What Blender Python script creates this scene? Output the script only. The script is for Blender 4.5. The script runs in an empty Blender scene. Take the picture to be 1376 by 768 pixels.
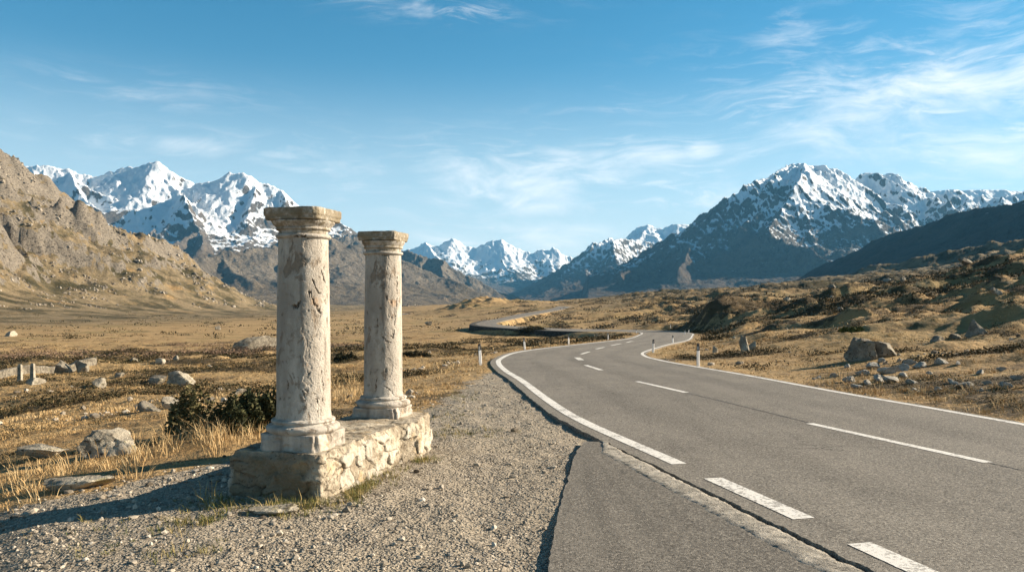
import bpy, math, random
import numpy as np
from mathutils import Vector

random.seed(7)
RNG = np.random.default_rng(11)
SC = bpy.context.scene
COL = SC.collection
F, CX, HY, EYE = 1070.0, 688.0, 408.0, 1.65      # focal length and horizon in photo pixels, eye height

# ------------------------------------------------------------------ camera
cam_d = bpy.data.cameras.new('camera')
cam_d.sensor_width = 36.0
cam_d.lens = F / 1376.0 * 36.0
cam_d.shift_y = 24.0 / 1376.0
cam_d.clip_start = 0.1
cam_d.clip_end = 60000.0
cam = bpy.data.objects.new('camera', cam_d)
COL.objects.link(cam)
cam.location = (0, 0, EYE)
cam.rotation_euler = (math.radians(90), 0, 0)
SC.camera = cam

# ------------------------------------------------------------------ exposure, sun
SC.view_settings.view_transform = 'Standard'
SC.view_settings.look = 'None'
SC.view_settings.gamma = 1.0
SC.view_settings.use_curve_mapping = False
SC.view_settings.exposure = 1.42
SUN_EL, SUN_AZ = math.radians(22), math.radians(76)     # azimuth from +Y towards +X
sd = Vector((math.sin(SUN_AZ) * math.cos(SUN_EL), math.cos(SUN_AZ) * math.cos(SUN_EL), math.sin(SUN_EL)))
sun_d = bpy.data.lights.new('sun', 'SUN')
sun_d.energy = 5.0
sun_d.angle = math.radians(0.5)
sun_d.color = (1.0, 0.87, 0.70)
sun = bpy.data.objects.new('sun', sun_d)
COL.objects.link(sun)
sun.rotation_euler = sd.to_track_quat('Z', 'Y').to_euler()
sun.location = (60, 20, 60)


# ------------------------------------------------------------------ node helper
class NT:
    def __init__(s, tree):
        s.t = tree
        s.n = tree.nodes
        s.l = tree.links

    def new(s, typ, **kw):
        n = s.n.new(typ)
        for k, v in kw.items():
            setattr(n, k, v)
        return n

    def put(s, sock, v):
        if hasattr(v, 'bl_rna') and isinstance(v, bpy.types.NodeSocket):
            s.l.new(v, sock)
        elif isinstance(v, (tuple, list)) and sock.type == 'RGBA' and len(v) == 3:
            sock.default_value = (*v, 1)
        else:
            sock.default_value = v

    def math(s, op, a, b=0.0, c=0.0, clamp=False):
        n = s.new('ShaderNodeMath', operation=op, use_clamp=clamp)
        s.put(n.inputs[0], a)
        s.put(n.inputs[1], b)
        if len(n.inputs) > 2:
            s.put(n.inputs[2], c)
        return n.outputs[0]

    def mix(s, f, a, b, mode='MIX'):
        n = s.new('ShaderNodeMix', data_type='RGBA', blend_type=mode)
        s.put(n.inputs[0], f)
        s.put(n.inputs[6], a)
        s.put(n.inputs[7], b)
        return n.outputs[2]

    def ss(s, x, lo, hi, a=0.0, b=1.0):
        n = s.new('ShaderNodeMapRange', interpolation_type='SMOOTHSTEP')
        s.put(n.inputs[0], x)
        for i, v in enumerate((lo, hi, a, b)):
            s.put(n.inputs[i + 1], v)
        return n.outputs[0]

    def map(s, vec, scale=(1, 1, 1), loc=(0, 0, 0), rot=(0, 0, 0)):
        n = s.new('ShaderNodeMapping')
        s.put(n.inputs[0], vec)
        n.inputs[1].default_value = loc
        n.inputs[2].default_value = rot
        n.inputs[3].default_value = scale
        return n.outputs[0]

    def noise(s, vec, scale, detail=4.0, rough=0.55, dist=0.0, col=False):
        n = s.new('ShaderNodeTexNoise')
        s.put(n.inputs['Vector'], vec)
        n.inputs['Scale'].default_value = scale
        n.inputs['Detail'].default_value = detail
        n.inputs['Roughness'].default_value = rough
        n.inputs['Distortion'].default_value = dist
        return n.outputs[1 if col else 0]

    def vor(s, vec, scale, feature='F1', out=0, rand=1.0):
        n = s.new('ShaderNodeTexVoronoi', feature=feature)
        s.put(n.inputs['Vector'], vec)
        n.inputs['Scale'].default_value = scale
        n.inputs['Randomness'].default_value = rand
        return n.outputs[out]

    def attr(s, name, out='Fac'):
        n = s.new('ShaderNodeAttribute', attribute_name=name)
        return n.outputs[out]

    def bump(s, h, strength, dist, normal=None):
        n = s.new('ShaderNodeBump')
        n.inputs['Strength'].default_value = strength
        n.inputs['Distance'].default_value = dist
        s.put(n.inputs['Height'], h)
        if normal is not None:
            s.put(n.inputs['Normal'], normal)
        return n.outputs[0]


def material(name, rough=0.9):
    m = bpy.data.materials.new(name)
    m.use_nodes = True
    t = NT(m.node_tree)
    b = t.n['Principled BSDF']
    b.inputs['Roughness'].default_value = rough
    b.inputs['Specular IOR Level'].default_value = 0.25
    t.b = b
    t.obj = t.new('ShaderNodeTexCoord').outputs['Object']
    t.pos = t.new('ShaderNodeNewGeometry').outputs['Position']
    return m, t


# ------------------------------------------------------------------ sky
w = bpy.data.worlds.new('World')
SC.world = w
w.use_nodes = True
t = NT(w.node_tree)
bg = t.n['Background']
sky = t.new('ShaderNodeTexSky', sky_type='NISHITA')
sky.sun_disc = False
sky.sun_elevation = SUN_EL
sky.sun_rotation = SUN_AZ
sky.altitude = 2000
sky.air_density = 1.0
sky.dust_density = 0.6
sky.ozone_density = 1.6
gen = t.new('ShaderNodeTexCoord').outputs['Generated']
sx = t.new('ShaderNodeSeparateXYZ')
t.l.new(gen, sx.inputs[0])
az = t.math('ARCTAN2', sx.outputs[0], sx.outputs[1])          # radians from +Y towards +X
el = t.math('ARCSINE', sx.outputs[2])
cmb = t.new('ShaderNodeCombineXYZ')
t.l.new(az, cmb.inputs[0])
t.l.new(el, cmb.inputs[1])
vec = cmb.outputs[0]


def blob(cx, cy, wx, wy):
    cx = math.atan((cx - CX) / F)
    cy = math.atan((HY - cy) / F * math.cos(cx))
    a = t.math('DIVIDE', t.math('SUBTRACT', az, cx), wx / F)
    b = t.math('DIVIDE', t.math('SUBTRACT', el, cy), wy / F)
    d = t.math('ADD', t.math('MULTIPLY', a, a), t.math('MULTIPLY', b, b))
    return t.math('EXPONENT', t.math('MULTIPLY', d, -1.0))


mask = None
for (cx, cy, wx, wy, k) in ((1240, 130, 250, 75, .80), (1340, 190, 160, 50, .82), (1050, 150, 130, 30, .35), (1060, 50, 60, 30, .45),
                            (700, 250, 220, 40, .85), (880, 215, 110, 30, .75), (960, 262, 120, 30, .8), (600, 225, 120, 18, .5),
                            (240, 195, 170, 20, .50), (190, 122, 130, 20, .40), (940, 205, 40, 22, .8), (760, 235, 380, 48, .74), (600, 14, 120, 14, .55), (380, 208, 50, 10, .6),
                            (800, 147, 70, 8, .5), (700, 320, 200, 26, .7), (1500, 90, 200, 90, .9), (1000, 310, 400, 25, .3)):
    b = t.math('MULTIPLY', blob(cx, cy, wx, wy), k)
    mask = b if mask is None else t.math('MAXIMUM', mask, b)
warp = t.noise(t.map(vec, (2.2, 4.0, 1)), 1.6, 3, .5, col=True)
wv = t.new('ShaderNodeVectorMath', operation='MULTIPLY_ADD')
t.l.new(warp, wv.inputs[0])
wv.inputs[1].default_value = (.22, .09, 0)
t.l.new(vec, wv.inputs[2])
n1 = t.noise(t.map(wv.outputs[0], (3.0, 11.0, 1), rot=(0, 0, -.16)), 2.0, 10, .62, .5)
n2 = t.noise(t.map(wv.outputs[0], (8.0, 26.0, 1), loc=(3, 1, 0), rot=(0, 0, -.25)), 2.2, 7, .6, .6)
dens = t.math('ADD', t.math('MULTIPLY', n1, .75), t.math('MULTIPLY', n2, .25))
thr = t.math('SUBTRACT', .60, t.math('MULTIPLY', mask, .31))
cl = t.ss(t.math('SUBTRACT', dens, thr), -.02, .32)
cl = t.math('MULTIPLY', cl, t.math('MINIMUM', t.math('MULTIPLY', mask, 1.6), .84))
tint = t.mix(1.0, sky.outputs[0], (0.80, 1.10, 1.02), 'MULTIPLY')
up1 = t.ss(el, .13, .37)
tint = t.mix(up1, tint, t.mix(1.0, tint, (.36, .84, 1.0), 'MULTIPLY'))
up2 = t.ss(el, .34, .85)                                       # sky above the view darkened to deep alpine blue to cut ambient fill
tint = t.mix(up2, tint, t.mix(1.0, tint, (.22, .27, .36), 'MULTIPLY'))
low = t.ss(el, 0.02, 0.30, 1.0, 0.0)
tint = t.mix(t.math('MULTIPLY', low, .85), tint, (6.3, 7.05, 7.3))
n3_ = t.noise(t.map(wv.outputs[0], (5.0, 30.0, 1), rot=(0, 0, -.12)), 2.6, 9, .66, .4)
cl2 = t.math('MULTIPLY', t.ss(n3_, .46, .72), t.math('MULTIPLY', mask, .80))
cl = t.math('MAXIMUM', cl, cl2)
skyc = t.mix(cl, tint, (9.2, 9.0, 8.8))
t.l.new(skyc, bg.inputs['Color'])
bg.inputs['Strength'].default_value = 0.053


# ------------------------------------------------------------------ numpy noise
def _h(ix, iy, seed):
    v = (ix.astype(np.int64) * 374761393 + iy.astype(np.int64) * 668265263 + seed * 1442695041) & 0xffffffff
    v = ((v ^ (v >> 13)) * 1274126177) & 0xffffffff
    return (v ^ (v >> 16)) & 0xffffffff


def perlin(x, y, seed=0):
    x0 = np.floor(x)
    y0 = np.floor(y)
    fx = x - x0
    fy = y - y0
    u = fx * fx * fx * (fx * (fx * 6 - 15) + 10)
    v = fy * fy * fy * (fy * (fy * 6 - 15) + 10)
    r = []
    for dx in (0, 1):
        for dy in (0, 1):
            a = _h(x0 + dx, y0 + dy, seed) * (2 * math.pi / 4294967296.0)
            r.append(np.cos(a) * (fx - dx) + np.sin(a) * (fy - dy))
    return 1.5 * ((r[0] * (1 - u) + r[2] * u) * (1 - v) + (r[1] * (1 - u) + r[3] * u) * v)


def fbm(x, y, octs=5, seed=0, gain=.5, ridge=False):
    s = 0.0
    a = 1.0
    tot = 0.0
    for i in range(octs):
        n = perlin(x, y, seed + i * 17)
        s = s + a * (1 - 2 * np.abs(n) if ridge else n)
        tot += a
        a *= gain
        x = x * 2.03 + 5.1
        y = y * 2.03 + 1.7
    return s / tot


def rmf(x, y, octs=6, seed=0, gain=.55):          # ridged multifractal, 0..1
    s = 0.0
    a = 1.0
    wgt = 1.0
    tot = 0.0
    for i in range(octs):
        n = (1 - np.abs(perlin(x, y, seed + i * 17))) ** 2
        s = s + a * n * wgt
        wgt = np.clip(n * 1.6, 0, 1)
        tot += a
        a *= gain
        x = x * 2.1 + 3.3
        y = y * 2.1 + 7.7
    return s / tot


def sst(x, lo, hi):
    q = np.clip((x - lo) / (hi - lo), 0, 1)
    return q * q * (3 - 2 * q)


# ------------------------------------------------------------------ mesh helpers
def mesh_np(name, V, faces, mat=None, smooth=True, attrs=None, parent=None):
    """V (n,3); faces (m,k) int array"""
    me = bpy.data.meshes.new(name)
    V = np.ascontiguousarray(V, dtype=np.float32)
    faces = np.ascontiguousarray(faces, dtype=np.int32)
    m, k = faces.shape
    me.vertices.add(len(V))
    me.vertices.foreach_set('co', V.ravel())
    me.loops.add(m * k)
    me.loops.foreach_set('vertex_index', faces.ravel())
    me.polygons.add(m)
    me.polygons.foreach_set('loop_start', np.arange(0, m * k, k, dtype=np.int32))
    me.polygons.foreach_set('use_smooth', np.full(m, bool(smooth)))
    for an, av in (attrs or {}).items():
        a = me.attributes.new(an, 'FLOAT', 'POINT')
        a.data.foreach_set('value', np.ascontiguousarray(av, dtype=np.float32).ravel())
    me.update(calc_edges=True)
    me.validate()
    if mat:
        me.materials.append(mat)
    o = bpy.data.objects.new(name, me)
    COL.objects.link(o)
    if parent:
        o.parent = parent
    return o


def grid_faces(n, m, wrap=False):
    i = np.arange(n - 1)[:, None]
    j = np.arange(m if wrap else m - 1)[None, :]
    j2 = (j + 1) % m
    return np.stack([i * m + j, i * m + j2, (i + 1) * m + j2, (i + 1) * m + j], -1).reshape(-1, 4)


def tag(o, label=None, cat=None, group=None, kind=None):
    if label:
        o['label'] = label
    if cat:
        o['category'] = cat
    if group:
        o['group'] = group
    if kind:
        o['kind'] = kind
    return o


def empty(name, loc, rz=0):
    o = bpy.data.objects.new(name, None)
    o.empty_display_size = .2
    COL.objects.link(o)
    o.location = loc
    o.rotation_euler = (0, 0, rz)
    return o


def catmull(P, n):
    P = np.array(P, float)
    Q = np.vstack([2 * P[0] - P[1], P, 2 * P[-1] - P[-2]])
    out = []
    for i in range(1, len(Q) - 2):
        tt = np.linspace(0, 1, n, endpoint=False)[:, None]
        a, b, c, d = Q[i - 1], Q[i], Q[i + 1], Q[i + 2]
        out.append(.5 * (2 * b + (c - a) * tt + (2 * a - 5 * b + 4 * c - d) * tt ** 2 + (3 * b - a - 3 * c + d) * tt ** 3))
    out.append(P[-1][None])
    return np.vstack(out)


def at(px, py, Y):
    return np.array([(px - CX) / F * Y, Y, EYE + (HY - py) / F * Y])


# ------------------------------------------------------------------ the road's course (world metres: left edge line x,y  right edge line x,y, height)
def zr(Y):
    return -.025 * 4 * np.log1p(np.exp((Y - 14) / 4.0))


RP = [(7, -14, 12.8, -12.6), (4.6, -4, 10.2, -2.6), (2.83, 3.59, 8.5, 4.95), (2.24, 6.17, 7.8, 7.5), (1.74, 8.33, 7.4, 9.6),
      (1.0, 11.6, 6.85, 12.9), (.64, 14.3, 6.4, 15.6), (.21, 18.9, 5.95, 20.2), (-.17, 22.3, 5.6, 23.5),
      (-.44, 26.1, 5.36, 26.6), (-.44, 29.4, 5.3, 29.2), (.06, 34.6, 5.45, 32.6), (1.18, 39.5, 6.1, 37.0),
      (3.1, 46, 8.0, 44.0), (5.65, 54, 10.3, 52), (10.1, 68.7, 14.6, 66), (14.6, 91, 19.9, 88), (17.8, 109, 24.2, 107),
      (19.5, 125, 26.8, 126), (18.5, 138, 27, 146), (14, 149, 21, 160)]
RP = [(a, b, c, d, float(zr((b + d) / 2))) for a, b, c, d in RP]
RP += [(7, 157, 11, 167, -3.55), (1, 165, 5, 175, -3.45), (-4.5, 175.5, 0, 182, -3.4), (-8, 189.5, -3.0, 193, -3.4),
       (-8.7, 206, -4.2, 207, -3.35), (-7, 226, -2.4, 223, -3.1), (-3.4, 250, 1.2, 247, -2.8), (2, 290, 8, 287, -2.2),
       (10, 330, 16, 327, -1.5), (18, 370, 24, 367, -.7), (24, 410, 30, 408, .4)]
RS = catmull(RP, 24)
RL = RS[:, [0, 1, 4]]
RR = RS[:, [2, 3, 4]]
RC = (RL + RR) / 2
NEAR = 20 * 24                                       # samples up to the far bend
# asphalt outer edges: beyond the painted lines
dirv = RR - RL
dirv[:, 2] = 0
dirn = dirv / np.linalg.norm(dirv, axis=1)[:, None]
sidx = np.arange(len(RS))
el_ = .26 + .03 * fbm(sidx * .35, sidx * 0 + 3.1, 3, 5)
er_ = .16 + .03 * fbm(sidx * .35, sidx * 0 + 9.1, 3, 6)
EL_ = RL - dirn * el_[:, None]
ER_ = RR + dirn * er_[:, None]

# ------------------------------------------------------------------ terrain table
T_px = [-500, 0, 150, 300, 450, 600, 700, 800, 900, 1000, 1150, 1376, 1900]
T_Y = [3, 8, 14, 22, 35, 55, 85, 130, 200, 300, 450, 700, 1100, 1700, 2600]
T_Z = [[-.3, -.15, -.10, -.08, -.07, -.07, -.07, -.05, 0, 0, 0, 0, 0],
       [-.8, -.30, -.16, -.08, -.07, -.07, -.07, 0, 0, 0, 0, .1, .3],
       [-1.3, -.75, -.52, -.32, -.20, -.12, -.09, -.07, -.07, -.05, 0, .12, .8],
       [-2.0, -1.3, -1.05, -.8, -.58, -.38, -.3, -.27, -.26, -.22, -.05, .35, 1.6],
       [-3, -2.0, -1.75, -1.45, -1.15, -.88, -.7, -.6, -.55, -.42, .1, 1.0, 3.4],
       [-4.5, -3.2, -2.9, -2.55, -2.2, -1.8, -1.5, -1.2, -1.05, -.7, .6, 2.5, 7],
       [-6, -4.6, -4.4, -4.1, -3.6, -3.1, -2.6, -2.2, -1.9, -.9, 1.2, 4.8, 13],
       [-7, -5.8, -5.7, -5.6, -5.2, -4.8, -4.6, -4.3, -3.3, -1.2, 2.0, 8.5, 23],
       [-7, -6.6, -6.6, -6.6, -6.2, -5.0, -4.7, -4.5, -2.9, -.4, 3.8, 12.5, 36],
       [-5, -6.5, -6.8, -7, -7, -6.6, -3.8, -1.8, .6, 2.6, 6.5, 18, 45],
       [10, -1, -5.8, -7.2, -6.8, -4.6, -.6, 2.2, 5.2, 7.4, 13, 26, 60],
       [90, 30, 2, -7.5, -6.2, -3.2, .5, 6, 11, 13.8, 24, 37, 85],
       [240, 110, 35, 0, -5.5, -.4, -.4, 7, 13, 17, 34, 52, 120],
       [300, 100, 40, 5, -1.5, -4, -4, 3, 8, 10, 25, 60, 120],
       [200, 60, 20, -10, -20, -20, -20, -15, -10, -5, 0, 10, 20]]
T_Z = np.array(T_Z, float)
T_th = np.arctan((np.array(T_px, float) - CX) / F)
T_lr = np.log(np.array(T_Y, float))


def cubic1(idx_f, A, axis):
    n = A.shape[axis]
    i = np.clip(np.floor(idx_f).astype(int), 0, n - 2)
    return i, np.clip(idx_f - i, 0, 1)


def table(theta, lr):
    fi = np.interp(lr, T_lr, np.arange(len(T_lr)))
    fj = np.interp(theta, T_th, np.arange(len(T_th)))
    i, u = cubic1(fi, T_Z, 0)
    j, v = cubic1(fj, T_Z, 1)

    def cw(q):
        return [(-q + 2 * q ** 2 - q ** 3) / 2, (2 - 5 * q ** 2 + 3 * q ** 3) / 2, (q + 4 * q ** 2 - 3 * q ** 3) / 2, (-q ** 2 + q ** 3) / 2]
    wu, wv_ = cw(u), cw(v)
    out = 0
    for a in range(4):
        ia = np.clip(i + a - 1, 0, T_Z.shape[0] - 1)
        for b in range(4):
            jb = np.clip(j + b - 1, 0, T_Z.shape[1] - 1)
            out = out + wu[a] * wv_[b] * T_Z[ia, jb]
    return out


def ridge_field(X, Y, segs, warp=0.0, ws=200.0, seed=3):
    """highest of many ridges: segs = list of (x0,y0,z0,x1,y1,z1,k,D)"""
    if warp:
        dx = warp * fbm(X / ws, Y / ws, 4, seed)
        dy = warp * fbm(X / ws + 31.7, Y / ws + 11.1, 4, seed + 50)
        X = X + dx
        Y = Y + dy
    H = np.full(X.shape, -1e9)
    for (x0, y0, z0, x1, y1, z1, k, D) in segs:
        vx, vy = x1 - x0, y1 - y0
        L2 = vx * vx + vy * vy + 1e-9
        tt = np.clip(((X - x0) * vx + (Y - y0) * vy) / L2, 0, 1)
        d = np.hypot(X - x0 - tt * vx, Y - y0 - tt * vy)
        h = z0 + (z1 - z0) * tt - D * (1 - np.exp(-k * d / D)) - .10 * d - .25 * np.maximum(d - 3 * D, 0)
        np.maximum(H, h, out=H)
    return H


def mound(X, Y, x, y, h, sx_, sy_, rot=0, p=2.0):
    c, s = math.cos(rot), math.sin(rot)
    a = ((X - x) * c + (Y - y) * s) / sx_
    b = (-(X - x) * s + (Y - y) * c) / sy_
    return h * np.exp(-(a * a + b * b) ** (p / 2))


LEFTR = [at(-420, 70, 800), at(-150, 140, 880), at(-10, 207, 960), at(20, 222, 1000), at(46, 244, 1010), at(76, 278, 1050), at(106, 313, 1080), at(148, 348, 1120),
         at(180, 376, 1180), at(225, 396, 1250), at(270, 408, 1330), at(330, 412, 1450)]
RIGHTR = [at(1060, 378, 1050), at(1180, 362, 950), at(1260, 342, 880), at(1376, 319, 820), at(1600, 280, 750), at(2000, 200, 700)]


def seglist(P, k, D):
    return [(*P[i], *P[i + 1], k, D) for i in range(len(P) - 1)]


GSEG = seglist(LEFTR, .60, 420) + seglist(RIGHTR, .32, 60)
# spurs running down from the left ridge
for (p, q) in ((2, at(60, 400, 620)), (4, at(140, 400, 720)), (6, at(200, 402, 860)), (8, at(250, 404, 1000)), (1, at(-60, 395, 480))):
    a = LEFTR[p]
    GSEG.append((a[0], a[1], a[2] - 14, *q, .62, 320))

MOUNDS = [(34, 133, 6.0, 7, 13, .2, 4), (44, 150, 7.0, 9, 14, 0, 3),          # dark bank beyond the bend
          (-22, 500, 16, 24, 45, 0, 2), (10, 520, 4, 24, 35, 0, 2), (-78, 590, -5.0, 22, 55, 0, 4), 
          (50, 205, 3.5, 12, 8, 0, 3), (75, 230, 5, 14, 12, 0, 3), (66, 160, 3.5, 9, 8, 0, 3), (70, 120, 3.4, 10, 8, .4, 3),
          (48, 98, 2.4, 7, 5, .3, 3), (36, 82, 1.6, 6, 4, .3, 3), (60, 85, 2.4, 9, 5, .2, 3), (15.5, 47, .9, 2.6, 2.6, 0, 3), (19, 55, 1.1, 4, 3, .2, 3),
          (14.5, 26.5, .35, 2.2, 1.5, .2, 3), (10.6, 23, .30, 2.2, 1.2, 0, 3), (13.4, 19.5, .4, 3.2, 1.6, -.15, 3), (17, 22, .5, 3, 1.6, 0, 3),
          (26, 38, .8, 4, 3, 0, 3), (22, 34, .6, 3, 2, 0, 3), (33, 50, 1.4, 5, 3, 0, 3),
          (-16, 30, .5, 3, 2, 0, 3), (-12, 24, .35, 2.5, 1.4, 0, 3), (-19, 42, .7, 4, 2.5, 0, 3), (-9, 34, .4, 3, 1.6, 0, 3),
          (100, 330, 7, 24, 16, 0, 3), (150, 420, 9, 35, 20, 0, 3), (30, 260, 3, 14, 8, 0, 3), (62, 340, 4.5, 22, 12, 0, 3)]


def road_dist(X, Y):
    shp = X.shape
    X = X.ravel()
    Y = Y.ravel()
    D = np.full(X.shape, 1e3)
    Z = np.zeros(X.shape)
    sel = np.where((np.hypot(X, Y) < 440) & (X > -60) & (X < 80))[0]
    C = RC[::3]
    HW = (np.linalg.norm(dirv, axis=1) / 2)[::3]
    for k in range(0, len(sel), 20000):
        s = sel[k:k + 20000]
        d2 = (X[s, None] - C[None, :, 0]) ** 2 + (Y[s, None] - C[None, :, 1]) ** 2
        i = d2.argmin(1)
        # distance to segment neighbours
        best = np.full(len(s), 1e9)
        zb = np.zeros(len(s))
        hb = np.zeros(len(s))
        for off in (-1, 0):
            i0 = np.clip(i + off, 0, len(C) - 2)
            A = C[i0]
            B = C[i0 + 1]
            vx = B[:, 0] - A[:, 0]
            vy = B[:, 1] - A[:, 1]
            tt = np.clip(((X[s] - A[:, 0]) * vx + (Y[s] - A[:, 1]) * vy) / (vx * vx + vy * vy), 0, 1)
            d = np.hypot(X[s] - A[:, 0] - tt * vx, Y[s] - A[:, 1] - tt * vy)
            m = d < best
            best[m] = d[m]
            zb[m] = (A[:, 2] + (B[:, 2] - A[:, 2]) * tt)[m]
            hb[m] = (HW[i0] + (HW[i0 + 1] - HW[i0]) * tt)[m]
        D[s] = best - hb
        Z[s] = zb
    return D.reshape(shp), Z.reshape(shp)


# gravel lay-by outline beside the road (world x,y)
PADC = np.array([(-9, 4.6), (-5.6, 6.6), (-4.6, 7.2), (-3.4, 8.3), (-2.9, 9.6), (-2.0, 10.7), (-1.3, 12.0), (-1.2, 14.5), (-1.0, 17.5), (-.8, 21.5), (-.5, 22.5),
                 (.4, 20), (2, 12), (3, 5), (5, -6), (-9, -6)], float)


def poly_sdf(X, Y, P):
    d = np.full(X.shape, 1e9)
    ins = np.zeros(X.shape, bool)
    n = len(P)
    for i in range(n):
        a, b = P[i], P[(i + 1) % n]
        v = b - a
        tt = np.clip(((X - a[0]) * v[0] + (Y - a[1]) * v[1]) / (v @ v), 0, 1)
        d = np.minimum(d, np.hypot(X - a[0] - tt * v[0], Y - a[1] - tt * v[1]))
        c = ((a[1] > Y) != (b[1] > Y)) & (X < (b[0] - a[0]) * (Y - a[1]) / (b[1] - a[1] + 1e-12) + a[0])
        ins ^= c
    return np.where(ins, -d, d)


APR = None


def terrain(X, Y, full=False):
    X = np.asarray(X, float)
    Y = np.asarray(Y, float)
    r = np.hypot(X, Y)
    th = np.arctan2(X, Y)
    depth = r * np.maximum(np.cos(th), .5)
    thc = np.clip(th, T_th[0], T_th[-1])
    H = table(thc, np.log(np.maximum(depth, 3)))
    behind = sst(np.abs(th), 1.3, 2.2)
    H = H * (1 - behind) + behind * (-.05 * 1 - .03 * np.maximum(r - 8, 0) * np.where(r < 200, 1, 200 / np.maximum(r, 1)))
    rd, rz = road_dist(X, Y)
    pad = poly_sdf(X, Y, PADC) + .35 * fbm(X * .9, Y * .9, 3, 77)
    off = sst(rd, .3, 6) * sst(pad, -.3, 2.5)
    mfb = fbm(X / 7, Y / 6, 4, 66)
    for m in MOUNDS:
        H = H + .46 * mound(X, Y, *m[:5], m[5], m[6]) * sst(rd, .8, 5) * (1 + .45 * mfb)
    # hummocks
    right = sst(X - .12 * Y, 3, 20)
    lefth = sst(-X, 1, 8) * (1 - sst(Y, 90, 170))
    far = sst(r, 240, 700)
    flat = sst(-X - .02 * Y, -10, 10) * sst(Y, 110, 200) * (1 - far)
    # lumps with steeper shaded sides
    n8 = fbm(X / 9 + .8 * perlin(X / 14, Y / 14, 5), Y / 6.5, 3, 21)
    n25 = fbm(X / 26, Y / 20, 3, 22)
    n2 = fbm(X / 2.2, Y / 1.7, 3, 23)
    n05 = fbm(X / .55, Y / .5, 3, 24)
    n4 = np.maximum(fbm(X / 4.6 + .5 * perlin(X / 7, Y / 7, 15), Y / 3.4, 4, 26), -.05)
    n12 = np.maximum(fbm(X / 13 + .5 * perlin(X / 17, Y / 17, 16), Y / 9, 5, 27), -.1)
    tussock = np.maximum(n2, -.08)
    A = .30 + .55 * right + .22 * lefth
    A = A * (1 - .8 * flat)
    growth = np.clip(r / 30, .45, 3.0)
    bumps = A * (.75 * np.maximum(n8, -.12) * growth + .34 * tussock * np.clip(growth, .5, 1.2) + (.35 + .75 * right) * n4 * sst(r, 12, 40) + 1.3 * n12 * sst(r, 70, 160) * (.4 + right) + .10 * n05) + (1 - flat) * n25 * (.2 + .75 * right) * np.clip(r / 45, .1, 3.5)
    H = H + bumps * off
    # far hills roughness
    big = (rmf(X / 160, Y / 160, 5, 31) - .45) * 11 + (rmf(X / 45, Y / 45, 4, 32) - .45) * 3.5
    # ridges
    if np.any(r > 240):
        RF = ridge_field(X, Y, GSEG, 26, 90, 3)
        RF = RF + (rmf(X / 150, Y / 110, 6, 35, .5) - .5) * np.where(X > 60, 9, 36) * sst(RF, 0, 70) + fbm(X / 22, Y / 22, 5, 36) * 5 * sst(RF, 4, 30) + (rmf(X / 11, Y / 9, 4, 37) - .5) * 3.2 * sst(RF, 0, 25)
        st_ = RF + .35 * X + 6 * fbm(X / 60, Y / 60, 3, 38)
        RF = RF + np.where(X > 60, 2, 11) * sst(RF, 30, 80) * (sst(st_ % 34, 0, 7) - (st_ % 34) / 34) * sst(fbm(X / 130, Y / 130, 3, 39), -.1, .2)
        k = 5.0
        m = np.maximum(H, RF)
        H2 = m + k * np.log(np.exp(np.clip((H - m) / k, -40, 0)) + np.exp(np.clip((RF - m) / k, -40, 0)))
        H = H + (H2 - H) * far
    H = H + big * far * sst(np.abs(H + 3), 4, 25) * .35 + far * sst(H, -6, 4) * (1.6 * np.maximum(fbm(X / 30, Y / 22, 5, 29), -.1) * 2.2)
    # road bed
    wr = 1 - sst(rd, .25, np.where(Y > 150, 1.6, np.clip(1.6 + .05 * r, 2.0, 5)))
    edge = rz - .05 + .018 * n05 * sst(rd, 0, .5)
    H = H * (1 - wr) + edge * wr
    H = np.where(rd < .05, rz - .12, H)
    # lay-by surface
    padm = 1 - sst(pad, -.2, .5)
    if APR is not None:
        xr_ = np.interp(Y, APR[0], APR[1])
        xl_ = np.interp(Y, APR[2], APR[3])
        inside = sst(X - xl_, .0, .12) * (1 - sst(X - xr_, .2, .4)) * (1 - sst(Y, 9.45, 9.68)) * (Y > -3)
        H = H - inside * .09
    H = H + padm * (.012 * fbm(X / .35, Y / .35, 3, 40) + .02 * fbm(X / 1.3, Y / 1.1, 2, 41))
    if not full:
        return H
    heath_shade = fbm(X / (5 + .02 * r), Y / (3.2 + .012 * r), 5, 50) + .5 * np.maximum(n8, -.3) + .13 * right * sst(r, 20, 60) + .07 * lefth + .5 * far * fbm(X / 45, Y / 28, 5, 58) - .01 + .45 * np.exp(-((X - 37) / 13) ** 2 - ((Y - 138) / 22) ** 2)  # last term: extra dark cover painting the bank beyond the bend as shaded
    return H, dict(pad=pad, rd=rd, heath_shade=heath_shade, far=far, lump=n8)


def gz(x, y):
    return float(terrain(np.array([x]), np.array([y]))[0])


def hit(px, py, y0=3.0, y1=900.0):
    """first terrain point seen through a photo pixel"""
    Ys = np.exp(np.linspace(math.log(y0), math.log(y1), 900))
    Xs = (px - CX) / F * Ys
    Zs = EYE + (HY - py) / F * Ys
    g = terrain(Xs, Ys)
    b = np.where(g >= Zs)[0]
    i = b[0] if len(b) else len(Ys) - 1
    return float(Xs[i]), float(Ys[i]), float(g[i])


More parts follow.
